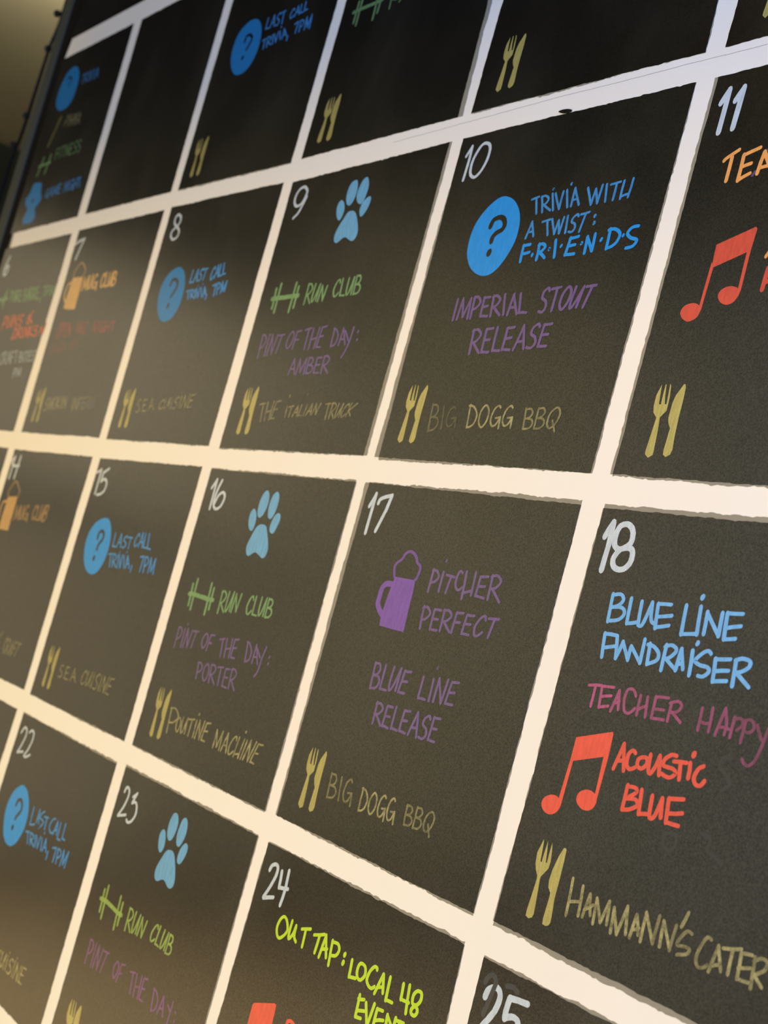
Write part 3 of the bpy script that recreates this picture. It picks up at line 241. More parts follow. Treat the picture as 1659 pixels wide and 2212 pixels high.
   ['l 1 1 7046 15610 7033 15817', 'c 1 1 7023 15807 7083 15818 7133 15769 7097 15713 7044 15693', 'l 1 1 7182 15819 7194 15629', 'l 1 1 7244 15634 7254 15826 7338 15645 7364 15827', 'l 1 1 7389 15821 7515 15831', 'l 1 1 7465 15825 7436 15658', 'l 0.9 1 7218 15868 7222 15876', 'o 1 1 7702 15835 7752 15800 7745 15728 7698 15688 7650 15727 7649 15788', 'l 1 1 7894 15843 7805 15831 7788 15675', 'l 1 1 7796 15752 7868 15758', 'l 1 1 8015 15819 8133 15840', 'l 1 1 8087 15830 8125 15665', 'l 1 1 8173 15845 8211 15669', 'l 1 1 8284 15857 8309 15677', 'l 1 1 8193 15748 8297 15767', 'l 1 1 8422 15872 8336 15859 8347 15687 8435 15689', 'l 1 1 8340 15774 8415 15786', 'l 1 1 8656 15692 8612 15875', 'c 1 1 8598 15872 8659 15862 8728 15803 8736 15736 8704 15702 8654 15692', 'l 1 1 8800 15699 8800 15870 8919 15705', 'l 1 1 8801 15757 8879 15764', 'l 1 1 8844 15836 8937 15766', 'c 1 1 9001 15875 8972 15760 8960 15641 8916 15587', 'l 1.1 1 9107 15797 9111 15805', 'l 1.1 1 9117 15733 9121 15741', 'l 1 1 7739 15386 7704 15544', 'c 1 1 7695 15535 7753 15547 7811 15510 7782 15464 7728 15449', 'o 1 1 7905 15558 7964 15519 7974 15443 7931 15391 7872 15431 7861 15505', 'l 1 1 8035 15390 8002 15565', 'c 1 1 7992 15556 8056 15569 8113 15533 8080 15484 8025 15467', 'l 1 1 8044 15470 8163 15394', 'l 1 1 8145 15559 8267 15576', 'l 1 1 8219 15567 8241 15397', 'l 1 1 8409 15577 8321 15568 8336 15405 8435 15402', 'l 1 1 8326 15488 8407 15495', 'l 1 1 8477 15402 8454 15589', 'c 1 1 8443 15579 8507 15592 8563 15553 8527 15502 8471 15484', 'l 1 1 8491 15487 8605 15405']),
  ('fork_and_knife', 'chalk_gold', 2.4, 'gold fork and knife drawing', ['l 1 0.9 7091 14677 7048 14703 7046 14728 7053 14923 7053 14956 7008 14993 6990 15038 6986 15116 7011 15187 7013 15177 7039 15050 7061 15048 7053 15115 7050 15191 7059 15185 7079 15107 7101 15048 7118 15052 7095 15190 7111 15176 7131 15091 7139 15005 7090 14956 7100 14915 7112 14846 7132 14717 7131 14696', 'l 1 0.9 7269 14685 7236 14703 7232 14735 7236 14818 7236 14863 7240 14883 7213 14916 7193 14957 7194 15064 7209 15118 7263 15196 7277 15196 7290 15171 7297 15077 7298 14966 7303 14892 7307 14835 7321 14737 7310 14704'],
   []),
  ('lettering', 'chalk_yellow', 2.1, 'pale yellow lettering reading OUTINE MACHINE', [],
   ['l 1 0.75 7430 14788 7393 15036', 'c 1 0.75 7375 15024 7488 15038 7594 14977 7529 14909 7422 14887', 'o 1 0.75 7637 14972 7683 14938 7687 14879 7654 14833 7608 14867 7599 14932', 'c 1 0.75 7716 14988 7724 14889 7749 14840 7785 14877 7817 14997', 'l 1 0.75 7817 14997 7831 14848', 'l 1 0.75 7848 14994 7969 15013', 'l 1 0.75 7921 15004 7919 14844', 'l 1 0.75 8020 15014 8026 14846', 'l 1 0.75 8075 14850 8090 15022 8169 14853 8196 15031', 'l 1 0.75 8332 15036 8245 15025 8219 14859 8309 14857', 'l 1 0.75 8230 14943 8308 14952', 'l 1 0.75 8499 14836 8497 15004 8568 14857 8621 15008 8636 14839', 'l 1 0.75 8674 14840 8735 15016 8786 14842', 'l 1 0.75 8692 14898 8772 14905', 'c 1 0.75 8930 14986 8912 15017 8866 14992 8822 14915 8834 14852 8869 14842 8918 14879', 'l 1 0.75 8973 15019 8947 14842', 'l 1 0.75 8948 14860 9049 14880', 'l 1 0.75 9080 15023 9042 14844', 'l 1 0.75 9133 15021 9098 14845', 'l 1 0.75 9147 14849 9206 15036 9239 14851 9314 15040', 'l 1 0.75 9451 15039 9362 15032 9289 14858 9376 14854', 'l 1 0.75 9324 14946 9402 14952', 'l 1 1.05 8034 15070 8038 15078', 'l 1 0.98 9065 15084 9069 15092']),
 ]},
 'C3': {"day": '17', "corners": [[10019,17500],[13062,17488],[13077,14527],[10020,14533]], "fringe": {'L': (2.5, 6.5), 'T': (0.6, 3.6), 'B': (1.8, 0.5), 'R': (0.5, 0.8)}, "marks": [
  ('date_number', 'chalk_white', 4.18, 'white date number 17', [],
   ['l 1 1 10131 17295 10191 17391', 'c 1 1 10194 17404 10192 17276 10190 17060', 'c 1 1 10270 17331 10286 17363 10362 17389 10461 17407', 'l 1 1 10462 17405 10425 17270 10348 17086']),
  ('beer_mug', 'paint_purple', 3, 'purple foaming beer mug drawing', ['l 1 1 10862 16735 11021 16735 11167 16736 11180 16727 11194 16611 11201 16456 11212 16309 11017 16310 10825 16315 10807 16393 10832 16591'],
   ['c 2 1 10858 16669 10765 16664 10713 16629 10706 16557 10708 16492 10757 16442 10827 16403', 'c 1 0.8 10848 16735 10813 16810 10838 16853 10895 16888 10926 16936 10988 16961 11059 16947 11107 16917 11139 16881 11193 16856 11206 16818 11192 16758 11170 16736']),
  ('lettering', 'chalk_purple', 2.6, 'purple lettering reading PIT ER PERFECT', [],
   ['l 1 1 11405 16671 11406 16847', 'c 1 1 11395 16839 11456 16842 11503 16797 11463 16755 11408 16742', 'l 1 1 11555 16839 11556 16683', 'l 1 1 11604 16824 11730 16818', 'l 1 1 11679 16819 11657 16684', 'c 1 1 11826 16860 11780 16870 11757 16806 11771 16751 11818 16723 11870 16752', 'l 1 1 11870 16872 11895 16666', 'l 1 1 11884 16707 12008 16739', 'l 1 1 11998 16879 12008 16704', 'l 1 1 12175 16867 12074 16855 12072 16707 12192 16698', 'l 1 1 12072 16782 12167 16788', 'l 1 1 12242 16699 12227 16880', 'c 1 1 12214 16869 12287 16886 12350 16848 12308 16794 12241 16778', 'l 1 1 12264 16780 12398 16693', 'l 1 0.8 11553 16928 11557 16936', 'l 1 1 11434 16369 11413 16543', 'c 1 1 11402 16534 11465 16545 11523 16503 11486 16455 11428 16439', 'l 1 1 11667 16544 11572 16538 11578 16381 11681 16381', 'l 1 1 11573 16461 11658 16468', 'l 1 1 11724 16385 11716 16552', 'c 1 1 11703 16544 11773 16554 11828 16519 11785 16475 11725 16459', 'l 1 1 11746 16461 11857 16392', 'l 1 1 11982 16556 11888 16550 11885 16395', 'l 1 1 11887 16473 11966 16482', 'l 1 1 12132 16554 12037 16549 12022 16403 12124 16404', 'l 1 1 12028 16477 12114 16484', 'c 1 1 12292 16541 12271 16569 12222 16546 12175 16476 12191 16418 12232 16411 12285 16445', 'l 1 1 12322 16557 12456 16568', 'l 1 1 12402 16562 12375 16418']),
  ('lettering', 'chalk_purple', 2.6, 'purple lettering reading BLUE LINE RELEASE', [],
   ['l 1 1 10945 15804 10928 16012', 'c 1 1 10926 16006 10992 16013 11024 15971 10997 15928 10941 15909', 'c 1 1 10941 15913 11026 15909 11057 15866 11025 15818 10945 15804', 'l 1 1 11093 16017 11094 15822 11191 15823', 'c 1 1 11223 16020 11216 15894 11236 15831 11281 15878 11333 16024', 'l 1 1 11333 16024 11327 15843', 'l 1 1 11489 16020 11394 16012 11371 15840 11470 15842', 'l 1 1 11381 15928 11466 15937', 'l 1 1 11675 16008 11676 15842 11778 15842', 'l 1 1 11821 16012 11831 15844', 'l 1 1 11888 15848 11898 16026 11997 15853 12016 16036', 'l 1 1 12168 16038 12072 16026 12054 15862 12159 15862', 'l 1 1 12061 15946 12148 15955', 'l 1 0.7 11835 16102 11839 16110', 'l 1 1 11127 15542 11119 15709', 'c 1 1 11107 15700 11171 15710 11222 15675 11183 15630 11128 15615', 'l 1 1 11147 15617 11252 15544', 'l 1 1 11365 15713 11279 15707 11278 15548 11374 15544', 'l 1 1 11277 15629 11356 15634', 'l 1 1 11411 15722 11414 15552 11508 15548', 'l 1 1 11627 15723 11541 15716 11536 15554 11632 15550', 'l 1 1 11537 15637 11616 15642', 'l 1 1 11673 15547 11733 15733 11794 15549', 'l 1 1 11692 15608 11776 15616', 'c 1 1 11923 15713 11898 15734 11849 15705 11842 15659 11896 15633 11917 15588 11881 15551 11824 15557', 'l 1 1 12057 15741 11970 15734 11960 15561 12056 15557', 'l 1 1 11964 15650 12043 15655']),
  ('fork_and_knife', 'chalk_gold', 2.4, 'gold fork and knife drawing', ['l 1 0.95 10367 14672 10326 14699 10324 14723 10342 14921 10344 14954 10300 14992 10285 15037 10284 15116 10314 15188 10316 15178 10335 15049 10357 15047 10352 15115 10353 15191 10362 15185 10378 15107 10397 15047 10414 15050 10398 15191 10414 15176 10429 15090 10432 15003 10381 14954 10389 14913 10398 14843 10410 14712 10408 14692', 'l 1 0.95 10546 14680 10513 14698 10508 14730 10512 14813 10513 14858 10517 14879 10489 14912 10469 14954 10470 15061 10485 15115 10539 15193 10553 15193 10566 15168 10573 15073 10574 14962 10579 14888 10584 14830 10598 14732 10587 14699'],
   []),
  ('lettering', 'chalk_yellow', 2.1, 'pale yellow lettering reading BIG DOGG BBQ', [],
   ['l 1 0.45 10744 14850 10726 15044', 'c 1 0.45 10724 15038 10788 15045 10823 15006 10797 14966 10740 14948', 'c 1 0.45 10740 14951 10828 14948 10863 14908 10831 14864 10744 14850', 'l 1 0.45 10895 15045 10931 14862', 'c 1 0.45 11072 15041 11039 15058 10994 15019 10981 14935 11021 14877 11073 14890 11105 14955', 'l 1 0.45 11042 14948 11105 14955 11127 14861', 'l 1 0.75 11266 14855 11255 15032', 'c 1 0.75 11241 15028 11300 15022 11356 14966 11349 14898 11313 14864 11264 14855', 'o 1 0.75 11441 15033 11490 14993 11493 14917 11450 14865 11400 14904 11398 14981', 'c 1 0.75 11615 15028 11588 15044 11549 15008 11537 14930 11568 14877 11612 14888 11640 14947', 'l 1 0.75 11588 14941 11640 14947 11655 14859', 'c 1 0.75 11751 15035 11724 15051 11686 15015 11676 14937 11710 14883 11753 14894 11779 14954', 'l 1 0.75 11727 14948 11779 14954 11797 14866', 'l 1 0.45 11945 14898 11927 15044', 'c 1 0.45 11925 15039 11984 15045 12012 15015 11988 14985 11940 14971', 'c 1 0.45 11939 14974 12013 14971 12040 14939 12013 14905 11945 14898', 'l 1 0.45 12072 14902 12068 15056', 'c 1 0.45 12066 15052 12124 15058 12150 15026 12123 14994 12074 14979', 'c 1 0.45 12074 14983 12147 14979 12171 14945 12141 14910 12072 14902', 'o 1 0.45 12275 15067 12320 15028 12303 14954 12247 14912 12204 14951 12216 15024', 'l 1 0.45 12260 14969 12312 14889']),
  ('chalk_smudge', 'chalk_white', 3, 'faint smudge of wiped chalk', [],
   ['c 1 0.01 12528 16607 12617 16477 12591 16404']),
  ('chalk_smudge', 'chalk_white', 3, 'faint smudge of wiped chalk', [],
   ['c 1 0.01 12676 16607 12766 16601 12787 16465']),
  ('chalk_smudge', 'chalk_white', 3, 'faint smudge of wiped chalk', [],
   ['c 1 0.01 11872 16196 12034 16201 12148 16163']),
 ]},
 'C4': {"day": '18', "corners": [[13329,17481],[16381,17494],[16381,14529],[13325,14541]], "fringe": {'T': (3, 3.6), 'L': (1.2, 1), 'B': (3.6, 3)}, "marks": [
  ('date_number', 'chalk_white', 4.97, 'white date number 18', [],
   ['l 1 1 13420 17283 13472 17377', 'l 1 1 13479 17386 13489 17219 13478 17049', 'o 1 1 13633 17385 13693 17356 13718 17304 13711 17254 13651 17216 13593 17207 13547 17240 13537 17307 13564 17367', 'o 1 1 13651 17216 13724 17222 13761 17192 13762 17127 13718 17080 13654 17067 13597 17087 13575 17134 13605 17187']),
  ('lettering', 'marker_sky', 3.1, 'sky blue lettering reading BLUE LINE FUNDRAISER', [],
   ['l 1 1 13691 16711 13673 16894', 'c 1 1 13671 16888 13753 16903 13794 16870 13760 16828 13689 16803', 'c 1 1 13688 16807 13798 16815 13839 16780 13798 16733 13691 16711', 'l 1 1 13871 16885 13889 16718 13991 16739', 'c 1 1 13986 16878 14001 16744 14018 16718 14051 16738 14091 16882', 'c 1 1 14090 16884 14119 16774 14161 16748', 'l 1 1 14280 16892 14150 16883 14178 16726 14307 16755', 'l 1 1 14169 16796 14311 16822', 'l 1 1 14420 16901 14440 16715 14576 16738', 'l 1 1 14557 16907 14581 16732', 'l 1.2 1 14548 16968 14552 16976', 'l 1 1 14644 16741 14627 16882 14774 16749 14763 16893', 'l 1 1 14942 16910 14805 16897 14829 16735 14931 16752', 'l 1 1 14817 16805 14952 16832', 'l 1 1 13825 16625 13695 16622 13724 16466', 'l 1 1 13718 16527 13846 16555', 'l 1 1 13831 16621 13871 16477 13905 16591 13993 16483 13995 16577 14120 16483 14110 16635', 'l 1 1 14172 16614 14191 16483', 'c 1 1 14151 16608 14212 16604 14275 16567 14274 16520 14194 16483', 'l 1 1 14338 16466 14331 16626', 'c 1 1 14319 16616 14384 16635 14436 16609 14397 16560 14339 16537', 'l 1 1 14359 16542 14467 16488', 'l 1 1 14472 16487 14480 16623 14537 16499', 'l 1 1 14474 16522 14524 16537', 'l 1 1 14585 16626 14607 16471', 'l 1.1 1 14608 16673 14612 16681', 'c 1 1 14755 16631 14720 16645 14671 16617 14629 16568 14681 16548 14750 16544 14773 16518 14734 16483 14684 16480', 'l 1 1 14937 16620 14805 16605 14827 16465 14946 16486', 'l 1 1 14817 16530 14943 16551', 'l 1 1 14985 16616 15003 16466', 'c 1 1 14976 16621 15033 16640 15099 16633 15104 16597 15051 16561 14994 16548', 'l 1 1 15014 16549 15144 16478']),
  ('lettering', 'chalk_pink', 2.4, 'pink lettering reading TEACHER HAPPY', [],
   ['l 1 0.85 13670 16261 13805 16280', 'l 1 0.85 13743 16271 13744 16125', 'l 1 0.85 13934 16286 13808 16273 13829 16135 13924 16157', 'l 1 0.85 13822 16203 13929 16228', 'l 1 0.68 13955 16128 13995 16271 14029 16153', 'l 1 0.68 13962 16178 14023 16204', 'c 1 0.68 14167 16265 14129 16300 14075 16292 14062 16228 14091 16154 14143 16147 14187 16185', 'l 1 0.59 14211 16275 14220 16147', 'l 1 0.59 14281 16278 14302 16149', 'l 1 0.64 14223 16185 14287 16217', 'l 1 0.64 14483 16306 14357 16291 14366 16155 14488 16161', 'l 1 0.59 14365 16213 14465 16220', 'l 1 0.59 14515 16274 14518 16161', 'c 1 0.59 14501 16274 14571 16296 14613 16274 14587 16232 14522 16219', 'l 1 0.64 14544 16221 14641 16172', 'l 1 0.51 14803 16289 14808 16156', 'l 1 0.51 14893 16305 14902 16161', 'c 1 0.51 14802 16211 14855 16205 14897 16215', 'l 1 0.51 14965 16155 14999 16323', 'c 1 0.51 15000 16323 15037 16237 15040 16171', 'c 1 0.51 14978 16202 15024 16211 15070 16206', 'l 1 0.47 15095 16283 15094 16161', 'c 1 0.34 15102 16277 15138 16286 15168 16273 15167 16242 15133 16214', 'l 1 0.42 15188 16280 15191 16153', 'c 1 0.34 15175 16277 15226 16293 15263 16272 15269 16242 15240 16218 15197 16217', 'c 1 0.34 15293 16271 15334 16214 15360 16192', 'c 1 0.38 15387 16267 15370 16161 15343 16071 15303 16029 15263 16033 15236 16055']),
  ('music_note', 'marker_red', 3, 'red pair of joined music notes', ['l 1 1 13681 15900 14035 16002 14045 15988 14056 15827 14009 15829 13709 15742 13682 15761', 'l 1 1 13682 15761 13713 15743 13707 15452 13701 15411 13665 15457', 'l 1 1 14007 15829 14055 15830 14050 15567 14051 15520 14019 15574', 'c 1 1 13571 15480 13628 15487 13682 15471 13705 15451 13700 15414 13675 15380 13626 15356 13565 15356 13516 15381 13499 15414 13517 15451', 'c 1 1 13921 15590 13983 15592 14030 15574 14050 15551 14051 15520 14028 15484 13987 15463 13925 15461 13865 15487 13845 15522 13863 15562'],
   []),
  ('lettering', 'marker_red', 3.2, 'red lettering reading ACOUSTIC BLUE', [],
   ['l 1 0.95 14131 15777 14176 15945 14231 15782', 'l 1 0.95 14150 15830 14210 15845', 'c 1 0.95 14305 15911 14272 15922 14241 15887 14249 15826 14287 15803 14337 15825', 'o 1 0.95 14378 15898 14422 15899 14433 15863 14394 15828 14351 15839 14346 15876', 'c 1 0.95 14448 15927 14460 15838 14486 15815 14518 15865 14535 15936', 'l 1 0.95 14535 15936 14568 15824', 'c 1 0.95 14686 15966 14637 15964 14586 15924 14591 15887 14680 15883 14711 15859 14663 15825 14589 15834', 'l 1 0.95 14667 15931 14789 15942', 'l 1 0.95 14734 15937 14756 15833', 'l 1 0.95 14819 15946 14834 15857', 'l 1.2 0.95 14831 16000 14835 16008', 'c 1 0.95 14940 15952 14902 15928 14880 15872 14905 15835 14948 15833 14977 15867', 'l 1 0.95 14311 15699 14315 15546', 'c 1 0.95 14307 15694 14386 15701 14406 15675 14344 15631', 'c 1 0.95 14325 15619 14414 15631 14443 15599 14384 15561 14316 15544', 'l 1 0.95 14451 15698 14477 15552 14565 15570', 'c 1 0.95 14560 15684 14574 15576 14596 15549 14629 15581 14654 15689', 'l 1 0.95 14654 15689 14682 15576', 'l 1 0.95 14847 15724 14713 15702 14738 15558 14855 15561', 'l 1 0.95 14730 15613 14863 15641']),
  ('fork_and_knife', 'chalk_gold', 2.4, 'gold fork and knife drawing', ['l 1 1 13678 14660 13645 14670 13642 14707 13655 14853 13660 14921 13654 14945 13625 14979 13604 15016 13593 15089 13627 15186 13636 15150 13650 15040 13665 15038 13666 15099 13674 15185 13691 15122 13707 15046 13720 15047 13719 15104 13722 15184 13741 15134 13755 15062 13751 15016 13695 14947 13693 14926 13710 14809 13723 14700 13713 14675', 'l 1 1 13871 14662 13835 14666 13829 14697 13833 14797 13836 14851 13833 14875 13801 14900 13788 14946 13796 15023 13823 15117 13851 15178 13869 15184 13883 15177 13890 15088 13892 14957 13891 14850 13909 14732 13911 14695 13900 14674'],
   []),
  ('lettering', 'chalk_yellow', 2.5, "pale yellow lettering reading HAMMANN'S CATER", [],
   ['l 1 0.8 14023 15021 14044 14785', 'l 1 0.8 14139 14997 14161 14814', 'l 1 0.8 14041 14874 14155 14901', 'l 1 0.64 14204 14818 14224 14970 14274 14845', 'l 1 0.8 14202 14862 14277 14911', 'l 1 0.8 14318 14805 14300 14963 14385 14830 14421 14974 14449 14834', 'l 1 0.8 14499 14798 14477 14953 14559 14804 14596 14989 14637 14830', 'l 1 0.8 14681 14821 14697 14965 14748 14858', 'l 1 0.8 14679 14866 14747 14895', 'l 1 0.8 14782 14828 14772 15001 14889 14845', 'l 1 0.48 14889 14845 14894 15013', 'l 1 0.8 14955 14843 14940 14994 15045 14847', 'l 1 0.48 15045 14847 15050 15000', 'l 1 0.8 15124 15098 15096 15005', 'c 1 0.6 15196 14990 15153 14994 15109 14944 15095 14897 15155 14904 15203 14901 15190 14869 15111 14842', 'c 1 0.56 15360 15003 15323 15006 15287 14940 15275 14867 15305 14828 15346 14836 15373 14858', 'l 1 0.56 15396 14829 15426 14986', 'l 1 0.8 15425 14987 15492 14858', 'l 1 0.56 15406 14863 15473 14892', 'l 1 0.8 15464 14984 15605 15019', 'l 1 0.8 15543 15000 15548 14859', 'l 1 0.8 15702 15014 15611 15000 15626 14858 15727 14863', 'l 1 0.8 15614 14918 15708 14943', 'l 1 0.6 15723 15007 15741 14842', 'c 1 0.6 15717 14985 15767 15015 15817 15010 15813 14963 15742 14914', 'l 1 0.8 15746 14915 15821 14867']),
  ('chalk_smudge', 'chalk_white', 2.6, 'faint smudge of wiped chalk', [],
   ['c 1 0.02 15152 16040 15095 16040 15068 15981 15140 15939 15189 15892 15135 15844']),
  ('chalk_smudge', 'chalk_white', 2.6, 'faint smudge of wiped chalk', [],
   ['o 1 0.02 14793 15503 14853 15503 14869 15441 14824 15401 14764 15421 14753 15471']),
  ('chalk_smudge', 'chalk_white', 2.6, 'faint smudge of wiped chalk', [],
   ['c 1 0.02 15072 15569 15147 15545 15149 15475 15214 15463 15288 15426']),
  ('chalk_smudge', 'chalk_white', 2.6, 'faint smudge of wiped chalk', [],
   ['c 1 0.02 14384 15888 14481 15758 14491 15640']),
 ]},
 'D0': {"day": '', "corners": [[119,14299],[3152,14297],[2921,11334],[119,11334]], "fringe": {}, "marks": [
 ]},
 'D1': {"day": '22', "corners": [[3399,14288],[6466,14274],[6451,11334],[3276,11334]], "fringe": {'T': (1.3, 1.6)}, "marks": [
  ('date_number', 'chalk_white', 3.39, 'white date number 22', [],
   ['c 1 1 3517 14068 3577 14137 3665 14132 3695 14055 3625 13913 3567 13840', 'l 1 1 3570 13838 3746 13876', 'c 1 1 3780 14116 3847 14151 3924 14132 3942 14044 3881 13920 3809 13846', 'c 1 1 3812 13842 3877 13837 3997 13886']),
  ('trivia_disc', 'paint_bright_blue', 2.4, 'bright blue round disc', ['c 1 1 4034 13533 4166 13530 4269 13495 4370 13423 4441 13333 4478 13241 4479 13130 4440 13033 4366 12934 4261 12867 4170 12845 4031 12853 3917 12903 3836 12980 3776 13075 3746 13159 3746 13262 3788 13361 3874 13453'],
   []),
  ('question_mark', 'board_ink', 5, 'black question mark', [],
   ['c 1 1 4025 13298 4046 13346 4095 13373 4159 13370 4214 13323 4221 13265 4148 13193 4119 13153', 'l 1.25 1 4110 13045 4114 13053']),
  ('lettering', 'marker_blue', 2.5, 'blue lettering reading TRIVIA 7PM', [],
   ['l 1 1 4588 13393 4610 13197 4746 13228', 'l 1 1 4777 13257 4785 13407 4854 13265', 'l 1 1 4773 13297 4834 13317', 'c 1 1 4940 13422 4871 13383 4850 13332 4947 13320 4990 13301 4927 13244', 'l 1 1 4966 13366 5097 13384', 'l 1 1 5047 13377 5073 13249', 'c 1 1 5302 13415 5248 13407 5191 13331 5222 13275 5294 13256 5342 13287', 'l 1 1 5343 13260 5386 13408 5445 13272', 'l 1 1 5346 13302 5424 13326', 'l 1 1 5476 13418 5496 13245 5584 13248', 'l 1 1 5616 13433 5625 13276 5710 13279', 'l 1 1 4554 13106 4666 13121', 'l 1 1 4622 13114 4698 13001', 'l 1 1 4784 13005 4710 13123', 'c 1 1 4702 13117 4759 13127 4822 13105 4802 13071 4755 13058', 'l 1 1 4772 13060 4899 13013', 'l 1 1 4866 13134 4940 13016', 'l 1 1 4909 13140 5020 13024 5026 13150', 'l 1 1 5078 13149 5139 13028', 'l 1 1 5185 13035 5196 13166 5296 13043', 'l 1 1 5187 13078 5264 13088', 'l 0.8 0.8 4899 13216 4903 13224', 'l 1 1 5102 13210 5106 13218', 'l 1 1 5351 13063 5354 12982', 'l 1 1 5451 13132 5548 13153 5558 13005', 'l 1 1 5650 13010 5608 13157', 'c 1 1 5599 13149 5660 13163 5717 13130 5686 13085 5636 13069', 'l 1 1 5773 13020 5773 13181 5841 13044 5904 13196 5906 13029']),
  ('lettering', 'chalk_yellow', 2.3, 'pale yellow lettering reading CUISINE', [],
   ['c 1 0.8 4873 11787 4845 11814 4799 11791 4767 11721 4795 11665 4840 11657 4887 11691', 'c 1 0.8 4914 11818 4919 11715 4946 11663 4988 11702 5028 11825', 'l 1 0.8 5028 11825 5040 11672', 'l 1 0.8 5092 11830 5107 11671', 'c 1 0.8 5275 11821 5248 11840 5192 11812 5184 11770 5243 11748 5266 11708 5226 11673 5164 11677', 'l 1 0.8 5331 11847 5334 11677', 'l 1 0.8 5391 11680 5410 11844 5499 11684 5530 11851', 'l 1 0.8 5683 11861 5585 11852 5555 11693 5659 11692', 'l 1 0.8 5569 11774 5657 11782', 'l 0.9 0.8 5112 11868 5116 11876', 'l 0.9 0.8 5358 11879 5362 11887']),
 ]},
 'D2': {"day": '23', "corners": [[6711,14294],[9800,14299],[9775,11334],[6708,11334]], "fringe": {'T': (2.4, 1.2), 'R': (1.6, 2.2)}, "marks": [
  ('date_number', 'chalk_white', 3.39, 'white date number 23', [],
   ['c 1 1 6857 14063 6884 14110 6947 14107 6979 14047 6940 13928 6855 13814', 'l 1 1 6857 13812 7040 13860', 'l 1 1 7091 14055 7168 14103 7110 14000', 'c 1 1 7112 13997 7189 14020 7245 13978 7260 13903 7205 13831 7130 13804 7085 13821']),
  ('paw_print', 'paint_pale_blue', 2.4, 'pale blue paw print', ['c 1 1 7965 13928 8023 13915 8067 13857 8084 13781 8053 13724 8005 13721 7952 13771 7920 13868', 'c 1 1 8131 14126 8190 14115 8238 14046 8237 13966 8206 13890 8156 13861 8102 13877 8060 13936 8053 14026 8085 14102', 'c 1 1 8360 14130 8412 14114 8451 14050 8455 13972 8424 13897 8383 13857 8323 13867 8282 13942 8287 14034 8310 14102', 'c 1 1 8516 13923 8559 13908 8576 13856 8549 13777 8504 13723 8452 13719 8415 13760 8431 13848 8475 13904', 'c 1 1 8209 13785 8290 13791 8356 13756 8437 13664 8488 13577 8495 13511 8444 13473 8378 13475 8311 13502 8249 13509 8192 13488 8137 13465 8078 13476 8042 13529 8054 13601 8112 13701 8155 13761'],
   []),
  ('dumbbell', 'chalk_lime_green', 3.2, 'light green dumbbell drawing', [],
   ['l 1 1 7055 13093 7071 12880', 'l 1 1 7119 13146 7147 12830', 'l 1 1 7466 13132 7497 12823', 'l 1 1 7546 13088 7558 12880', 'l 1.6 1 7009 12993 7147 13006 7487 12981 7595 12982']),
  ('lettering', 'chalk_lime_green', 2.3, 'light green lettering reading RUN CLUB', [],
   ['l 1 1 7750 12880 7739 13095', 'c 1 1 7727 13085 7794 13094 7847 13049 7806 12995 7749 12976', 'l 1 1 7768 12979 7873 12894', 'c 1 1 7896 13098 7893 12968 7913 12903 7955 12952 8004 13096', 'l 1 1 8004 13096 7999 12918', 'l 1 1 8041 12914 8061 13089 8139 12925 8174 13086', 'c 1 1 8435 13088 8418 13118 8377 13096 8333 13025 8341 12965 8377 12954 8425 12987', 'l 1 1 8477 13123 8456 12956 8543 12949', 'c 1 1 8583 13117 8570 13008 8584 12951 8626 12990 8673 13117', 'l 1 1 8673 13117 8666 12955', 'l 1 1 8706 12945 8713 13115', 'c 1 1 8711 13110 8766 13113 8789 13077 8764 13043 8714 13030', 'c 1 1 8714 13033 8787 13026 8811 12987 8779 12950 8706 12945']),
  ('lettering', 'chalk_pink_purple', 2.2, 'mauve lettering reading PINT OF THE DA', [],
   ['l 1 1 7072 12356 7060 12591', 'c 1 1 7049 12580 7113 12592 7165 12535 7126 12472 7070 12451', 'l 1 1 7219 12591 7225 12368', 'l 1 1 7277 12373 7295 12593 7375 12381 7411 12594', 'l 1 1 7437 12581 7571 12593', 'l 1 1 7517 12586 7475 12387', 'o 1 1 7800 12585 7849 12550 7843 12473 7806 12428 7762 12467 7753 12532', 'l 1 1 7987 12608 7900 12592 7879 12417', 'l 1 1 7888 12503 7953 12513', 'l 1 1 8120 12587 8237 12611', 'l 1 1 8190 12599 8235 12412', 'l 1 1 8278 12610 8317 12416', 'l 1 1 8387 12623 8412 12423', 'l 1 1 8298 12503 8400 12523', 'l 1 1 8525 12637 8440 12623 8448 12435 8533 12435', 'l 1 1 8442 12530 8515 12542', 'l 1 1 8743 12420 8701 12607', 'c 1 1 8685 12603 8755 12595 8824 12538 8824 12469 8790 12433 8741 12420', 'l 1 1 8883 12436 8922 12606 8999 12448', 'l 1 1 8893 12493 8976 12504', 'l 1 1 9042 12569 9122 12531', 'c 1 1 9125 12622 9125 12516 9115 12390', 'l 1 1 9216 12553 9220 12561', 'l 1 1 9233 12479 9237 12487']),
  ('fork_and_knife', 'chalk_gold', 2.4, 'gold fork and knife drawing', ['l 1 1 7131 11418 7078 11446 7075 11472 7082 11688 7082 11724 7025 11763 7003 11812 6997 11898 7028 11978 7030 11967 7064 11828 7090 11826 7080 11900 7075 11983 7086 11977 7111 11892 7139 11828 7160 11832 7130 11984 7150 11969 7175 11875 7186 11781 7127 11726 7139 11681 7155 11606 7180 11463 7179 11441', 'l 1 1 7348 11434 7305 11451 7294 11486 7287 11575 7280 11623 7282 11646 7244 11680 7213 11724 7197 11840 7208 11898 7261 11984 7279 11984 7299 11958 7322 11856 7340 11736 7357 11657 7371 11596 7404 11491 7395 11455'],
   []),
 ]},
 'D3': {"day": '24', "corners": [[10016,14293],[13068,14301],[13216,11334],[9976,11334]], "fringe": {'T': (1, 2.4), 'L': (1.6, 1.6), 'R': (0.8, 0.8)}, "marks": [
  ('date_number', 'chalk_white', 3.84, 'white date number 24', [],
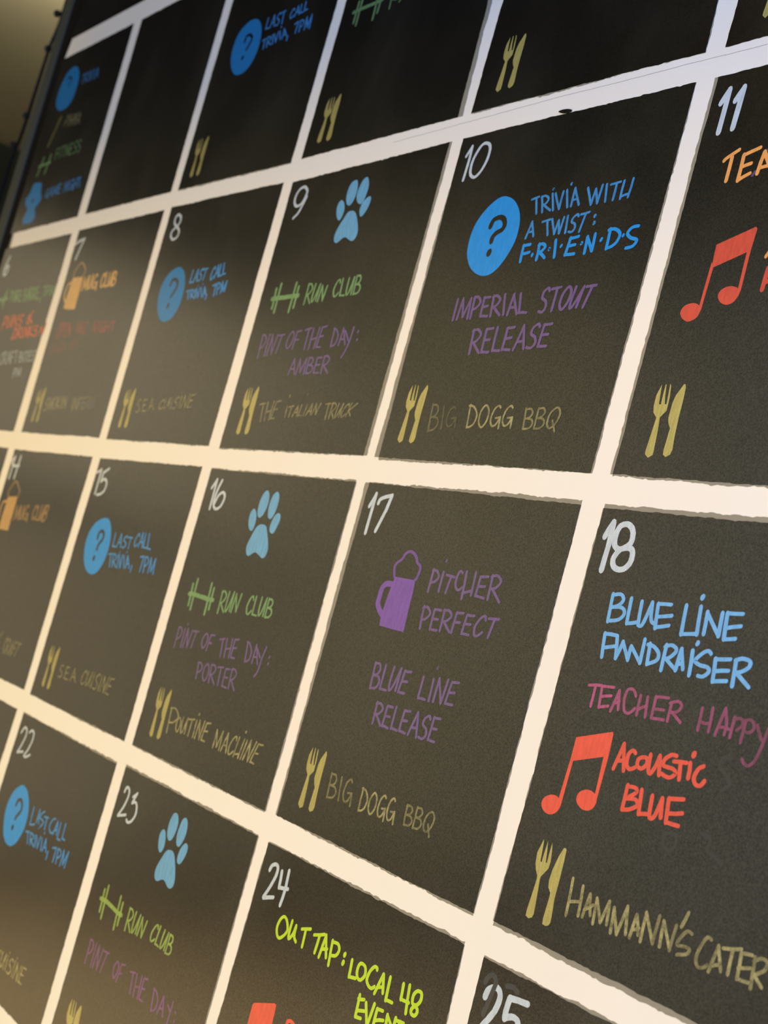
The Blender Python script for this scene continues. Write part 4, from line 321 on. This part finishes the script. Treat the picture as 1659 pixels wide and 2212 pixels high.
   ['c 1 1 10159 14090 10185 14136 10248 14158 10288 14133 10286 14064 10236 13956 10178 13862', 'l 1 1 10181 13857 10345 13903', 'l 1 1 10367 14127 10390 13999 10537 14024', 'l 1 1 10478 14161 10498 14015 10485 13875']),
  ('lettering', 'marker_lime', 3.2, 'lime green lettering reading OUT TAP: LOCAL 48 EVENT', [],
   ['o 1 1 10609 13811 10669 13784 10706 13723 10663 13665 10604 13634 10555 13659 10533 13714 10559 13782', 'c 1 1 10744 13813 10743 13723 10760 13672 10805 13721 10823 13795', 'c 1 1 10823 13795 10835 13714 10883 13681', 'l 1 1 10918 13797 11054 13837', 'l 1 1 10983 13810 10995 13677', 'l 1 1 11121 13807 11276 13855', 'l 1 1 11209 13828 11200 13689', 'l 1 1 11278 13678 11302 13855 11380 13706', 'l 1 1 11280 13740 11369 13768', 'l 1 1 11412 13845 11444 13664', 'c 1 1 11422 13839 11502 13845 11539 13807 11511 13758 11438 13738', 'l 1.2 1 11632 13798 11636 13806', 'l 1.2 1 11637 13737 11641 13745', 'l 1 1 11754 13794 11770 13673 11863 13688', 'o 1 1 11891 13811 11951 13801 11975 13748 11935 13699 11890 13699 11860 13735 11860 13785', 'c 1 1 12115 13830 12100 13844 12064 13836 12025 13786 12015 13727 12052 13695 12100 13687 12136 13710', 'l 1 1 12158 13669 12212 13824 12263 13703', 'l 1 1 12188 13724 12252 13744', 'l 1 1 12306 13831 12323 13672 12411 13679', 'l 1 1 12492 13841 12507 13737 12614 13740', 'l 1 1 12568 13855 12609 13667', 'o 1 1 12679 13849 12732 13851 12746 13804 12713 13761 12659 13754 12645 13808', 'o 1 1 12693 13742 12731 13736 12738 13707 12713 13683 12673 13688 12665 13714', 'l 1 1 11980 13596 11996 13440 12073 13451', 'l 1 1 11969 13569 12056 13583', 'l 1 1 11995 13487 12097 13515', 'l 1 1 12088 13572 12176 13424 12199 13599', 'l 1 1 12327 13590 12247 13577 12255 13437 12371 13458', 'l 1 1 12264 13501 12361 13533', 'l 1 1 12413 13477 12395 13582 12512 13505 12507 13594', 'l 1 1 12518 13584 12619 13595', 'l 1 1 12571 13589 12569 13514']),
  ('music_note', 'marker_red', 3, 'red pair of joined music notes', ['l 1 1 10504 13061 10657 13109 10819 13158 10851 13157 10858 13094 10865 13008 10869 12942 10485 12812 10488 12882 10485 12963 10487 13043'],
   []),
  ('lettering', 'marker_red', 3.6, 'red blurred chalk lettering', [],
   ['l 1 1 11084 13096 11084 13015', 'c 1 1 11083 13097 11129 13115 11187 13106 11188 13074']),
 ]},
 'D4': {"day": '25', "corners": [[13321,14292],[16381,14299],[16381,11334],[13398,11334]], "fringe": {'T': (1.2, 2.2)}, "marks": [
  ('date_number', 'chalk_white', 5.2, 'white date number 25', [],
   ['c 1 1 13447 14060 13459 14101 13496 14130 13546 14148 13588 14130 13605 14084 13587 14007 13539 13930 13477 13848', 'l 1 1 13904 14150 13793 14142 13707 14128', 'l 1 1 13706 14125 13700 14049 13707 14000', 'c 1 1 13713 14001 13781 14027 13835 14023 13858 13990 13834 13945']),
  ('erased_number', 'chalk_white', 4.2, 'white half erased number', [],
   ['c 1 0.07 13406 14144 13429 14185 13467 14211 13508 14195 13520 14151 13473 13946', 'l 1 0.07 13642 14190 13717 14204 13772 14189']),
 ]},
}
SEAM = 'l 1 1 8688 20832 9722 20842 11380 20863 12137 20856 12828 20860 13339 20858 13767 20857'

# ------------------------------------------------------------------ materials
def nodes(name):
    m = bpy.data.materials.new(name); m.use_nodes = True
    nt = m.node_tree
    return m, nt, nt.nodes['Principled BSDF']
def noise(nt, scale, detail=3.0, rough=0.6, vec=None, dist=0.0):
    n = nt.nodes.new('ShaderNodeTexNoise')
    n.inputs['Scale'].default_value = scale; n.inputs['Detail'].default_value = detail
    n.inputs['Roughness'].default_value = rough; n.inputs['Distortion'].default_value = dist
    if vec is not None: nt.links.new(vec, n.inputs['Vector'])
    return n
def coords(nt, scale=(1, 1, 1)):
    t = nt.nodes.new('ShaderNodeTexCoord'); mp = nt.nodes.new('ShaderNodeMapping')
    mp.inputs['Scale'].default_value = scale
    nt.links.new(t.outputs['Object'], mp.inputs['Vector'])
    return mp.outputs['Vector']
def ramp(nt, src, lo, hi, c0=(0, 0, 0, 1), c1=(1, 1, 1, 1)):
    r = nt.nodes.new('ShaderNodeValToRGB')
    r.color_ramp.elements[0].position = lo; r.color_ramp.elements[1].position = hi
    r.color_ramp.elements[0].color = c0; r.color_ramp.elements[1].color = c1
    nt.links.new(src, r.inputs['Fac'])
    return r
def mixc(nt, fac, a, b):
    n = nt.nodes.new('ShaderNodeMix'); n.data_type = 'RGBA'
    if hasattr(fac, 'node'): nt.links.new(fac, n.inputs[0])
    else: n.inputs[0].default_value = fac
    for i, v in ((6, a), (7, b)):
        if hasattr(v, 'node'): nt.links.new(v, n.inputs[i])
        else: n.inputs[i].default_value = tuple(v) + ((1,) if len(v) == 3 else ())
    return n.outputs[2]
def math_node(nt, op, a, b):
    n = nt.nodes.new('ShaderNodeMath'); n.operation = op; n.use_clamp = op in ('MULTIPLY', 'ADD')
    for i, v in ((0, a), (1, b)):
        if hasattr(v, 'node'): nt.links.new(v, n.inputs[i])
        else: n.inputs[i].default_value = v
    return n.outputs[0]
BOARD = (0.004, 0.0039, 0.0037)
def slate(name, base=BOARD, rough=0.225, dust=0.5):
    m, nt, p = nodes(name)
    v = coords(nt)
    grain = noise(nt, 900, 2, 0.7, v); cloud = noise(nt, 5, 4, 0.55, v, 0.6); specks = noise(nt, 260, 1, 0.5, v)
    c = mixc(nt, ramp(nt, grain.outputs['Fac'], 0.3, 0.7).outputs['Color'], [x * 0.72 for x in base], [x * 1.35 for x in base])
    fac = math_node(nt, 'MULTIPLY', ramp(nt, cloud.outputs['Fac'], 0.45, 0.8).outputs['Color'], 0.12 * dust)
    c = mixc(nt, fac, c, (0.2, 0.19, 0.16))
    sp = math_node(nt, 'MULTIPLY', ramp(nt, specks.outputs['Fac'], 0.80, 0.84).outputs['Color'], 0.25 * dust)
    c = mixc(nt, sp, c, (0.4, 0.39, 0.35))
    nt.links.new(c, p.inputs['Base Color'])
    r = nt.nodes.new('ShaderNodeMapRange'); r.inputs['To Min'].default_value = rough - 0.04; r.inputs['To Max'].default_value = rough + 0.05
    nt.links.new(cloud.outputs['Fac'], r.inputs['Value']); nt.links.new(r.outputs['Result'], p.inputs['Roughness'])
    sl = nt.nodes.new('ShaderNodeMapRange'); sl.inputs['From Min'].default_value = 0.3; sl.inputs['From Max'].default_value = 0.7
    sl.inputs['To Min'].default_value = 0.55; sl.inputs['To Max'].default_value = 1.45; sl.clamp = True
    nt.links.new(grain.outputs['Fac'], sl.inputs['Value']); nt.links.new(sl.outputs['Result'], p.inputs['Specular IOR Level'])
    b = nt.nodes.new('ShaderNodeBump'); b.inputs['Strength'].default_value = 0.04; b.inputs['Distance'].default_value = 0.001
    nt.links.new(grain.outputs['Fac'], b.inputs['Height']); nt.links.new(b.outputs['Normal'], p.inputs['Normal'])
    return m
def plain(name, rgb, rough=0.5, var=0.06, scale=40, metal=0.0, spec=0.5):
    m, nt, p = nodes(name)
    n = noise(nt, scale, 4, 0.6, coords(nt))
    c = mixc(nt, n.outputs['Fac'], [x * (1 - var) for x in rgb], [min(1, x * (1 + var)) for x in rgb])
    nt.links.new(c, p.inputs['Base Color'])
    p.inputs['Roughness'].default_value = rough; p.inputs['Metallic'].default_value = metal
    p.inputs['Specular IOR Level'].default_value = spec
    return m
def ink(name, rgb, lo, hi, streak=(260, 1, 70), rough=0.27, fine=1100):
    """chalk or marker laid over the slate: coverage follows the stroke's own ink value and a streaky grain"""
    m, nt, p = nodes(name)
    v = coords(nt, streak); n = noise(nt, 1.0, 3, 0.6, v); g = noise(nt, fine, 2, 0.7, coords(nt))
    a = nt.nodes.new('ShaderNodeAttribute'); a.attribute_name = 'ink'
    s = math_node(nt, 'MULTIPLY', n.outputs['Fac'], 0.6); s = math_node(nt, 'ADD', s, math_node(nt, 'MULTIPLY', g.outputs['Fac'], 0.4))
    cov = nt.nodes.new('ShaderNodeMapRange'); cov.inputs['From Min'].default_value = 0.36; cov.inputs['From Max'].default_value = 0.62
    cov.inputs['To Min'].default_value = lo; cov.inputs['To Max'].default_value = hi
    nt.links.new(s, cov.inputs['Value'])
    fac = math_node(nt, 'MULTIPLY', cov.outputs['Result'], a.outputs['Fac'])
    nt.links.new(mixc(nt, fac, BOARD, rgb), p.inputs['Base Color'])
    r = nt.nodes.new('ShaderNodeMapRange'); r.inputs['To Min'].default_value = 0.225; r.inputs['To Max'].default_value = rough
    nt.links.new(fac, r.inputs['Value']); nt.links.new(r.outputs['Result'], p.inputs['Roughness'])
    s = nt.nodes.new('ShaderNodeMapRange'); s.inputs['To Min'].default_value = 1.0; s.inputs['To Max'].default_value = 0.5
    nt.links.new(fac, s.inputs['Value']); nt.links.new(s.outputs['Result'], p.inputs['Specular IOR Level'])
    return m
M = {
 'slate': slate('chalkboard_paint'), 'slate_margin': plain('flat_black_border_paint', (0.004, 0.004, 0.004), 0.9, 0.1, 60, 0.0, 0.1),
 'white': plain('white_wall_paint', (0.825, 0.80, 0.752), 0.6, 0.02, 14, 0.0, 0.2),
 'fringe': plain('thin_grey_paint', (0.26, 0.245, 0.2), 0.5, 0.12, 60),
 'seam': plain('grey_crack', (0.42, 0.42, 0.42), 0.7),
 'board_ink': slate('bare_board', BOARD, 0.225, 0.0),
 'paint_blue': ink('blue_paint', (0.01, 0.2, 0.52), 0.85, 1.0),
 'paint_bright_blue': ink('bright_blue_paint', (0.014, 0.29, 0.80), 0.82, 1.0),
 'paint_pale_blue': ink('pale_blue_paint', (0.15, 0.42, 0.72), 0.72, 1.0, (400, 1, 60)),
 'marker_blue': ink('blue_marker', (0.055, 0.31, 0.74), 0.6, 1.0),
 'marker_sky': ink('sky_blue_marker', (0.17, 0.46, 0.86), 0.75, 1.0),
 'chalk_green': ink('green_chalk', (0.19, 0.37, 0.15), 0.6, 1.0),
 'chalk_lime_green': ink('light_green_chalk', (0.29, 0.43, 0.1), 0.65, 1.0),
 'chalk_purple': ink('purple_chalk', (0.165, 0.1, 0.275), 0.65, 1.0),
 'chalk_pink_purple': ink('mauve_chalk', (0.2, 0.085, 0.24), 0.65, 1.0),
 'paint_purple': ink('purple_paint', (0.2, 0.09, 0.42), 0.75, 1.0),
 'chalk_pink': ink('pink_chalk', (0.56, 0.11, 0.29), 0.5, 1.0),
 'chalk_gold': ink('gold_chalk', (0.47, 0.42, 0.13), 0.68, 1.0, (500, 1, 60)),
 'chalk_yellow': ink('pale_yellow_chalk', (0.5, 0.46, 0.2), 0.25, 1.0, (170, 1, 170)),
 'chalk_white': ink('white_chalk', (0.57, 0.66, 0.75), 0.75, 1.0),
 'marker_orange': ink('orange_marker', (0.68, 0.41, 0.14), 0.7, 1.0),
 'marker_amber': ink('amber_marker', (0.9, 0.4, 0.11), 0.75, 1.0),
 'marker_vermilion': ink('vermilion_marker', (0.64, 0.13, 0.045), 0.7, 1.0),
 'marker_red': ink('red_marker', (0.8, 0.1, 0.06), 0.75, 1.0),
 'marker_lime': ink('lime_marker', (0.5, 0.72, 0.03), 0.85, 1.0),
 'trim': plain('charcoal_trim_paint', (0.04, 0.05, 0.05), 0.6, 0.06, 40, 0.0, 0.25),
 'black': plain('black_rubber', (0.008, 0.008, 0.008), 0.9, 0.06, 40, 0.0, 0.1),
 'glass': plain('dark_bulb_glass', (0.012, 0.012, 0.014), 0.5, 0.06, 40, 0.0, 0.15),
 'plaster': plain('cream_plaster', (0.74, 0.70, 0.62), 0.85, 0.05, 2), 'tan': plain('tan_plaster', (0.17, 0.158, 0.125), 0.95, 0.06, 2, 0.0, 0.1),
 'shaded_wall': plain('shaded_wall_teal', (0.035, 0.048, 0.055), 0.9, 0.25, 2, 0.0, 0.1),  # wall's fall-off into shade put into a darker base colour
 'dark_wall': plain('dark_wall_paint', (0.03, 0.036, 0.04), 0.8, 0.1, 3),
 'ceiling': plain('black_ceiling_paint', (0.012, 0.012, 0.013), 0.9, 0.1, 3),
 'floor': plain('dark_concrete', (0.36, 0.27, 0.18), 0.6, 0.2, 4),
}

# ------------------------------------------------------------------ helpers
def obj(name, verts, faces, mat, parent=None, inks=None):
    me = bpy.data.meshes.new(name); me.from_pydata(verts, [], faces); me.update()
    if inks is not None:
        at = me.attributes.new('ink', 'FLOAT', 'POINT'); at.data.foreach_set('value', inks)
    bm = bmesh.new(); bm.from_mesh(me)
    bmesh.ops.recalc_face_normals(bm, faces=bm.faces[:]); bm.to_mesh(me); bm.free()
    me.materials.append(mat)
    o = bpy.data.objects.new(name, me); C.objects.link(o)
    if parent is not None: o.parent = parent
    return o
def thing(name, label, cat, loc=(0, 0, 0)):
    o = bpy.data.objects.new(name, None); C.objects.link(o); o.location = loc
    o.empty_display_size = 0.1
    o['label'] = label; o['category'] = cat
    return o
def box(x0, x1, y0, y1, z0, z1, V, F):
    b = len(V)
    V += [(x, y, z) for z in (z0, z1) for y in (y0, y1) for x in (x0, x1)]
    F += [tuple(b + i for i in f) for f in ((0, 2, 3, 1), (4, 5, 7, 6), (0, 1, 5, 4), (2, 6, 7, 3), (0, 4, 6, 2), (1, 3, 7, 5))]
def slab(loop, y_back, y_front, V, F, K=None, ink_value=1.0):
    """a thin layer of paint with its own edge: the loop is in x, z"""
    b = len(V); n = len(loop)
    V += [(x, y_front, z) for x, z in loop] + [(x, y_back, z) for x, z in loop]
    if K is not None: K += [ink_value] * (2 * n)
    F.append(tuple(range(b, b + n)))
    F += [(b + i, b + (i + 1) % n, b + n + (i + 1) % n, b + n + i) for i in range(n)]
def parse(s):
    t = s.split(); v = [float(a) * 1e-4 for a in t[3:]]
    return t[0], float(t[1]), float(t[2]), list(zip(v[0::2], v[1::2]))
def smooth(p, closed=False, sub=6):
    n = len(p)
    if n < 3: return p
    out = []
    for i in range(n if closed else n - 1):
        if closed: a, b, c, d = p[i - 1], p[i], p[(i + 1) % n], p[(i + 2) % n]
        else: a, b, c, d = p[max(i - 1, 0)], p[i], p[i + 1], p[min(i + 2, n - 1)]
        for k in range(sub):
            t = k / sub
            out.append(tuple(0.5 * (2 * b[j] + (c[j] - a[j]) * t + (2 * a[j] - 5 * b[j] + 4 * c[j] - d[j]) * t * t + (3 * b[j] - a[j] - 3 * c[j] + d[j]) * t ** 3) for j in (0, 1)))
    if not closed: out.append(p[-1])
    return out
def ribbon(pts, wx, wz, y_back, y_front, V, F, K, ink_value):
    """one pull of the pen: a flat nib a little wider across than up, round at both ends"""
    q = [pts[0]]
    for p in pts[1:]:
        if math.hypot(p[0] - q[-1][0], p[1] - q[-1][1]) > 1e-5: q.append(p)
    if len(q) == 1: q.append((q[0][0] + 1e-4, q[0][1]))
    L = []; R_ = []; n = len(q)
    def half(tx, tz):
        nx, nz = -tz, tx
        h = 0.5 * math.sqrt((nx * wx) ** 2 + (nz * wz) ** 2) * random.uniform(0.95, 1.05)
        return nx * h, nz * h
    T = []
    for i in range(n):
        a, b = q[max(i - 1, 0)], q[min(i + 1, n - 1)]
        d = math.hypot(b[0] - a[0], b[1] - a[1]) or 1e-9
        T.append(((b[0] - a[0]) / d, (b[1] - a[1]) / d))
    for i in range(n):
        hx, hz = half(*T[i])
        L.append((q[i][0] + hx, q[i][1] + hz)); R_.append((q[i][0] - hx, q[i][1] - hz))
    def cap(c, t, l, r):
        out = []
        for k in range(1, 4):
            a = math.pi * k / 4
            mx, mz = (l[0] - r[0]) / 2, (l[1] - r[1]) / 2
            h = math.hypot(mx, mz)
            out.append((c[0] + mx * math.cos(a) + t[0] * h * math.sin(a), c[1] + mz * math.cos(a) + t[1] * h * math.sin(a)))
        return out
    e = cap(q[-1], T[-1], L[-1], R_[-1]); s = cap(q[0], (-T[0][0], -T[0][1]), R_[0], L[0])
    loop = L + e + R_[::-1] + s
    b = len(V); m = len(loop)
    V += [(x, y_front, z) for x, z in loop] + [(x, y_back, z) for x, z in loop]; K += [ink_value] * (2 * m)
    li = list(range(b, b + n)); ei = list(range(b + n, b + n + 3)); ri = list(range(b + n + 3, b + 2 * n + 3)); si = list(range(b + 2 * n + 3, b + m))
    ri = ri[::-1]
    for i in range(n - 1): F.append((li[i], li[i + 1], ri[i + 1], ri[i]))
    F.append((li[-1], *ei, ri[-1])); F.append((ri[0], *si, li[0]))
    F += [(b + i, b + (i + 1) % m, b + m + (i + 1) % m, b + m + i) for i in range(m)]
def pull(kind, w, ink_value, pts, pen, y, V, F, K, state):
    wx, wz = pen * w * 1.12e-3, pen * w * 0.82e-3
    if kind == 'c': runs = [smooth(pts)]
    elif kind == 'o': runs = [smooth(pts, True)]; runs[0] = runs[0] + runs[0][:2]
    else: runs = [[pts[i], pts[i + 1]] for i in range(len(pts) - 1)]
    if kind != 'l':                                         # a curve is laid down in short overlapping pulls
        r = runs[0]; runs = [r[i:i + 8] for i in range(0, len(r) - 1, 7)]
    for r in runs:
        if kind == 'l' and len(r) == 2:                                     # a straight pull still wavers a little
            a, b = r; d = math.hypot(b[0] - a[0], b[1] - a[1]); k = max(2, int(d / 0.012))
            r = [(a[0] + (b[0] - a[0]) * i / k + random.gauss(0, 1.2e-4), a[1] + (b[1] - a[1]) * i / k + random.gauss(0, 1.2e-4)) for i in range(k + 1)]
        state[0] += 1.5e-6
        ribbon(r, wx, wz, y, y - 3e-5 - state[0], V, F, K, ink_value)
def jag(a, b, amp, step=0.0035, w=(0, 0), nrm=(0, 0)):
    """a brushed paint edge from a to b, moved outwards by w0..w1 along nrm; end point left out"""
    d = math.hypot(b[0] - a[0], b[1] - a[1]); n = max(2, int(d / step)); out = []; low = 0.0
    for i in range(n):
        t = i / n; low = low * 0.8 + random.gauss(0, 1) * 0.35
        k = w[0] + (w[1] - w[0]) * t + amp * (low + random.gauss(0, 0.35)) * min(1, 6 * t + 0.3)
        out.append((a[0] + (b[0] - a[0]) * t + nrm[0] * k, a[1] + (b[1] - a[1]) * t + nrm[1] * k))
    return out

# ------------------------------------------------------------------ the room
def struct(name, x0, x1, y0, y1, z0, z1, mat):
    V, F = [], []; box(x0, x1, y0, y1, z0, z1, V, F)
    o = obj(name, V, F, mat); o['kind'] = 'structure'; return o
struct('floor', -6, 5, -6, 3, -0.1, 0, M['floor'])
struct('ceiling', -6, 5, -6, 3, 6.0, 6.1, M['ceiling'])
struct('wall_left', -6.1, -6, -6, 0.0, 0, 6.0, M['dark_wall'])
struct('wall_alcove', -6.1, -6, 0.0, 3, 3.58, 6.0, M['tan'])
struct('wall_alcove_lower', -6.1, -5.98, 0.0, 3, 0, 3.58, M['shaded_wall'])  # darker lower piece: the dimming of the wall is in its colour
struct('wall_right', 5, 5.1, -6, 3, 0, 6.0, M['dark_wall'])
struct('wall_front', -6, 5, -6.1, -6, 0, 6.0, M['dark_wall'])
struct('wall_far', -6, -0.42, 3, 3.1, 0, 6.0, M['tan'])
struct('wall_back', -0.42, 5, 0.03, 0.2, 0, 6.0, M['dark_wall'])
struct('light_block_overhang', -0.42, 5, -1.3, 0.03, 2.97, 3.3, M['ceiling'])  # unseen overhang added to keep the warm lamps off the upper rows

# ------------------------------------------------------------------ the chalkboard calendar
board = thing('calendar_chalkboard', 'large black chalkboard wall calendar with white painted grid and coloured chalk event notes', 'chalkboard')
V, F = [], []; box(-0.36, 2.6, 0.0, 0.028, 0.9, 2.95, V, F)
obj('panel', V, F, M['slate'], board)
V, F = [], []; box(-0.358, -0.318, -0.0006, 0.0, 0.9, 2.95, V, F)
obj('border', V, F, M['slate_margin'], board)['label'] = 'plain black border strip'
V, F = [], []; box(-0.403, -0.358, -0.002, 0.028, 0.9, 2.95, V, F)
obj('edge_trim', V, F, M['trim'], board)['label'] = 'charcoal grey edge trim'
W_, H_ = 0.330, 0.319538
for j in range(0, 5):                                          # the white rules run under the edges of the squares
    V, F = [], []; z = 2.4 - j * H_; x0 = -0.313 if j != 1 else -0.303
    loop = jag((x0, z - 0.0185), (2.6, z - 0.0185), 0.0, 0.1) + [(2.6, z + 0.0185), (x0 - 0.004, z + 0.0185)]
    if j == 0: loop = jag((-0.3175, 2.3845), (2.6, 2.388), 0.0004, 0.01) + jag((2.6, 2.4192), (-0.317, 2.419), 0.0004, 0.01)
    slab(loop, 0.0, -0.00040, V, F)
    o = obj('grid_line', V, F, M['white'], board); o['label'] = 'white painted horizontal line'
    if j == 1:
        kind, w, iv, pts = parse(SEAM); V, F, K = [], [], []
        pull('l', 0.55, 1, pts, 1.0, -0.00045, V, F, K, [0.0]); obj('hairline_crack', V, F, M['seam'], o)
for i in range(0, 7):
    V, F = [], []; x = i * W_ 
    w = 0.034 if i == 0 else 0.03 if i < 5 else 0.0125
    slab([(x - w, 2.405), (x + w, 2.405), (x + w, 1.115), (x - w, 1.115)], 0.0, -0.00036, V, F)
    obj('grid_line', V, F, M['white'], board)['label'] = 'white painted vertical line'

SQ_Y = -0.0007
for key, sq in SQUARES.items():
    c = [(x * 1e-4, z * 1e-4) for x, z in sq['corners']]
    nr = [(0, 1), (1, 0), (0, -1), (-1, 0)]
    loop = []
    for e in range(4):
        loop += jag(c[e], c[(e + 1) % 4], 0.00045, nrm=nr[e])
    V, F = [], []; slab(loop, 0.0, SQ_Y, V, F)
    s = obj('day_square', V, F, M['slate'], board)
    s['label'] = 'black square ' + ('numbered ' + sq['day'] if sq['day'] else 'in the top row')
    for e, side in enumerate('TRBL'):
        if side not in sq['fringe']: continue
        w0, w1 = sq['fringe'][side]; a, b = c[e], c[(e + 1) % 4]
        inner = [(a[0] - nr[e][0] * .001, a[1] - nr[e][1] * .001), (b[0] - nr[e][0] * .001, b[1] - nr[e][1] * .001)]
        loop = jag(a, b, 0.0007, 0.003, (w0 * 1e-3, w1 * 1e-3), nr[e]) + [(b[0] + nr[e][0] * w1 * 1e-3, b[1] + nr[e][1] * w1 * 1e-3)] + inner[::-1]
        V, F = [], []; slab(loop, -0.00036, -0.00056, V, F)
        obj('paint_fringe', V, F, M['fringe'], s)['label'] = 'thin grey-olive paint edge'
    level = SQ_Y
    for name, mat, pen, label, polys, strokes in sq['marks']:
        V, F, K = [], [], []; state = [0.0]
        for p in polys:
            kind, w, iv, pts = parse(p)
            if kind == 'c': pts = smooth(pts, True, 5)
            state[0] += 1.5e-6
            slab(pts, level, level - 3e-5 - state[0], V, F, K, iv)
        if mat == 'board_ink': level -= 1.0e-4
        for p in strokes:
            kind, w, iv, pts = parse(p)
            pull(kind, w, iv, pts, pen, level, V, F, K, state)
        obj(name, V, F, M[mat], s, K)['label'] = label

# ------------------------------------------------------------------ light cord hung along the left edge of the board
cord = thing('string_lights', 'thin dark cord with small dark bulbs hanging along the left edge of the chalkboard', 'string lights', (-0.46, 0.0, 2.4))
def tube(pts, r, V, F, n=8):
    P = [Vector(p) for p in pts]; rings = []
    for i, p in enumerate(P):
        t = (P[min(i + 1, len(P) - 1)] - P[max(i - 1, 0)]).normalized()
        a = t.orthogonal().normalized(); c = t.cross(a)
        if i and rings: 
            a = (prev - t * prev.dot(t)).normalized(); c = t.cross(a)
        prev = a; b = len(V); rings.append(b)
        rr = r[i] if isinstance(r, list) else r
        V += [tuple(p + a * rr * math.cos(2 * math.pi * k / n) + c * rr * math.sin(2 * math.pi * k / n)) for k in range(n)]
    for u, v in zip(rings, rings[1:]):
        F += [(u + k, u + (k + 1) % n, v + (k + 1) % n, v + k) for k in range(n)]
    F.append(tuple(range(rings[0], rings[0] + n))[::-1]); F.append(tuple(range(rings[-1], rings[-1] + n)))
line = [(-0.412, 0.0, 3.06), (-0.420, 0.0, 2.92), (-0.411, 0.0, 2.74), (-0.409, 0.0, 2.60), (-0.409, 0.0, 2.485), (-0.414, 0.0, 2.452), (-0.425, 0.0, 2.427), (-0.430, 0.0, 2.36),
        (-0.432, 0.0, 2.311), (-0.437, 0.0, 2.27), (-0.452, 0.0, 2.225), (-0.450, 0.0, 2.12), (-0.436, 0.0, 2.0), (-0.445, 0.0, 1.86), (-0.43, 0.0, 1.7), (-0.442, 0.0, 1.5), (-0.43, 0.0, 1.25), (-0.436, 0.0, 1.0)]
V, F = [], []; tube([(x + 0.46, 0.0, z - 2.4) for x, z in smooth([(p[0], p[2]) for p in line])], 0.0028, V, F); obj('cord', V, F, M['black'], cord)
for tip, root in (((-0.441, 2.49), (-0.409, 2.485)), ((-0.432, 2.426), (-0.424, 2.43)), ((-0.441, 2.309), (-0.432, 2.311)), ((-0.468, 2.262), (-0.44, 2.262)), ((-0.46, 2.12), (-0.45, 2.12)), ((-0.453, 1.86), (-0.445, 1.86)), ((-0.438, 1.7), (-0.43, 1.7)), ((-0.426, 2.92), (-0.418, 2.92)), ((-0.42, 2.74), (-0.411, 2.74))):
    a, r = Vector((tip[0] + 0.46, 0.0, tip[1] - 2.4)), Vector((root[0] + 0.46, 0.0, root[1] - 2.4)); d = (a - r).normalized()
    V, F = [], []; tube([r, a - d * 0.004], 0.0026, V, F); s = obj('bulb_socket', V, F, M['black'], cord)
    V, F = [], []; tube([a + d * t for t in (-0.0065, -0.005, -0.002, 0.002, 0.005, 0.0065)], [0.0012, 0.0042, 0.006, 0.006, 0.0042, 0.0012], V, F, 10)
    obj('bulb', V, F, M['glass'], s)
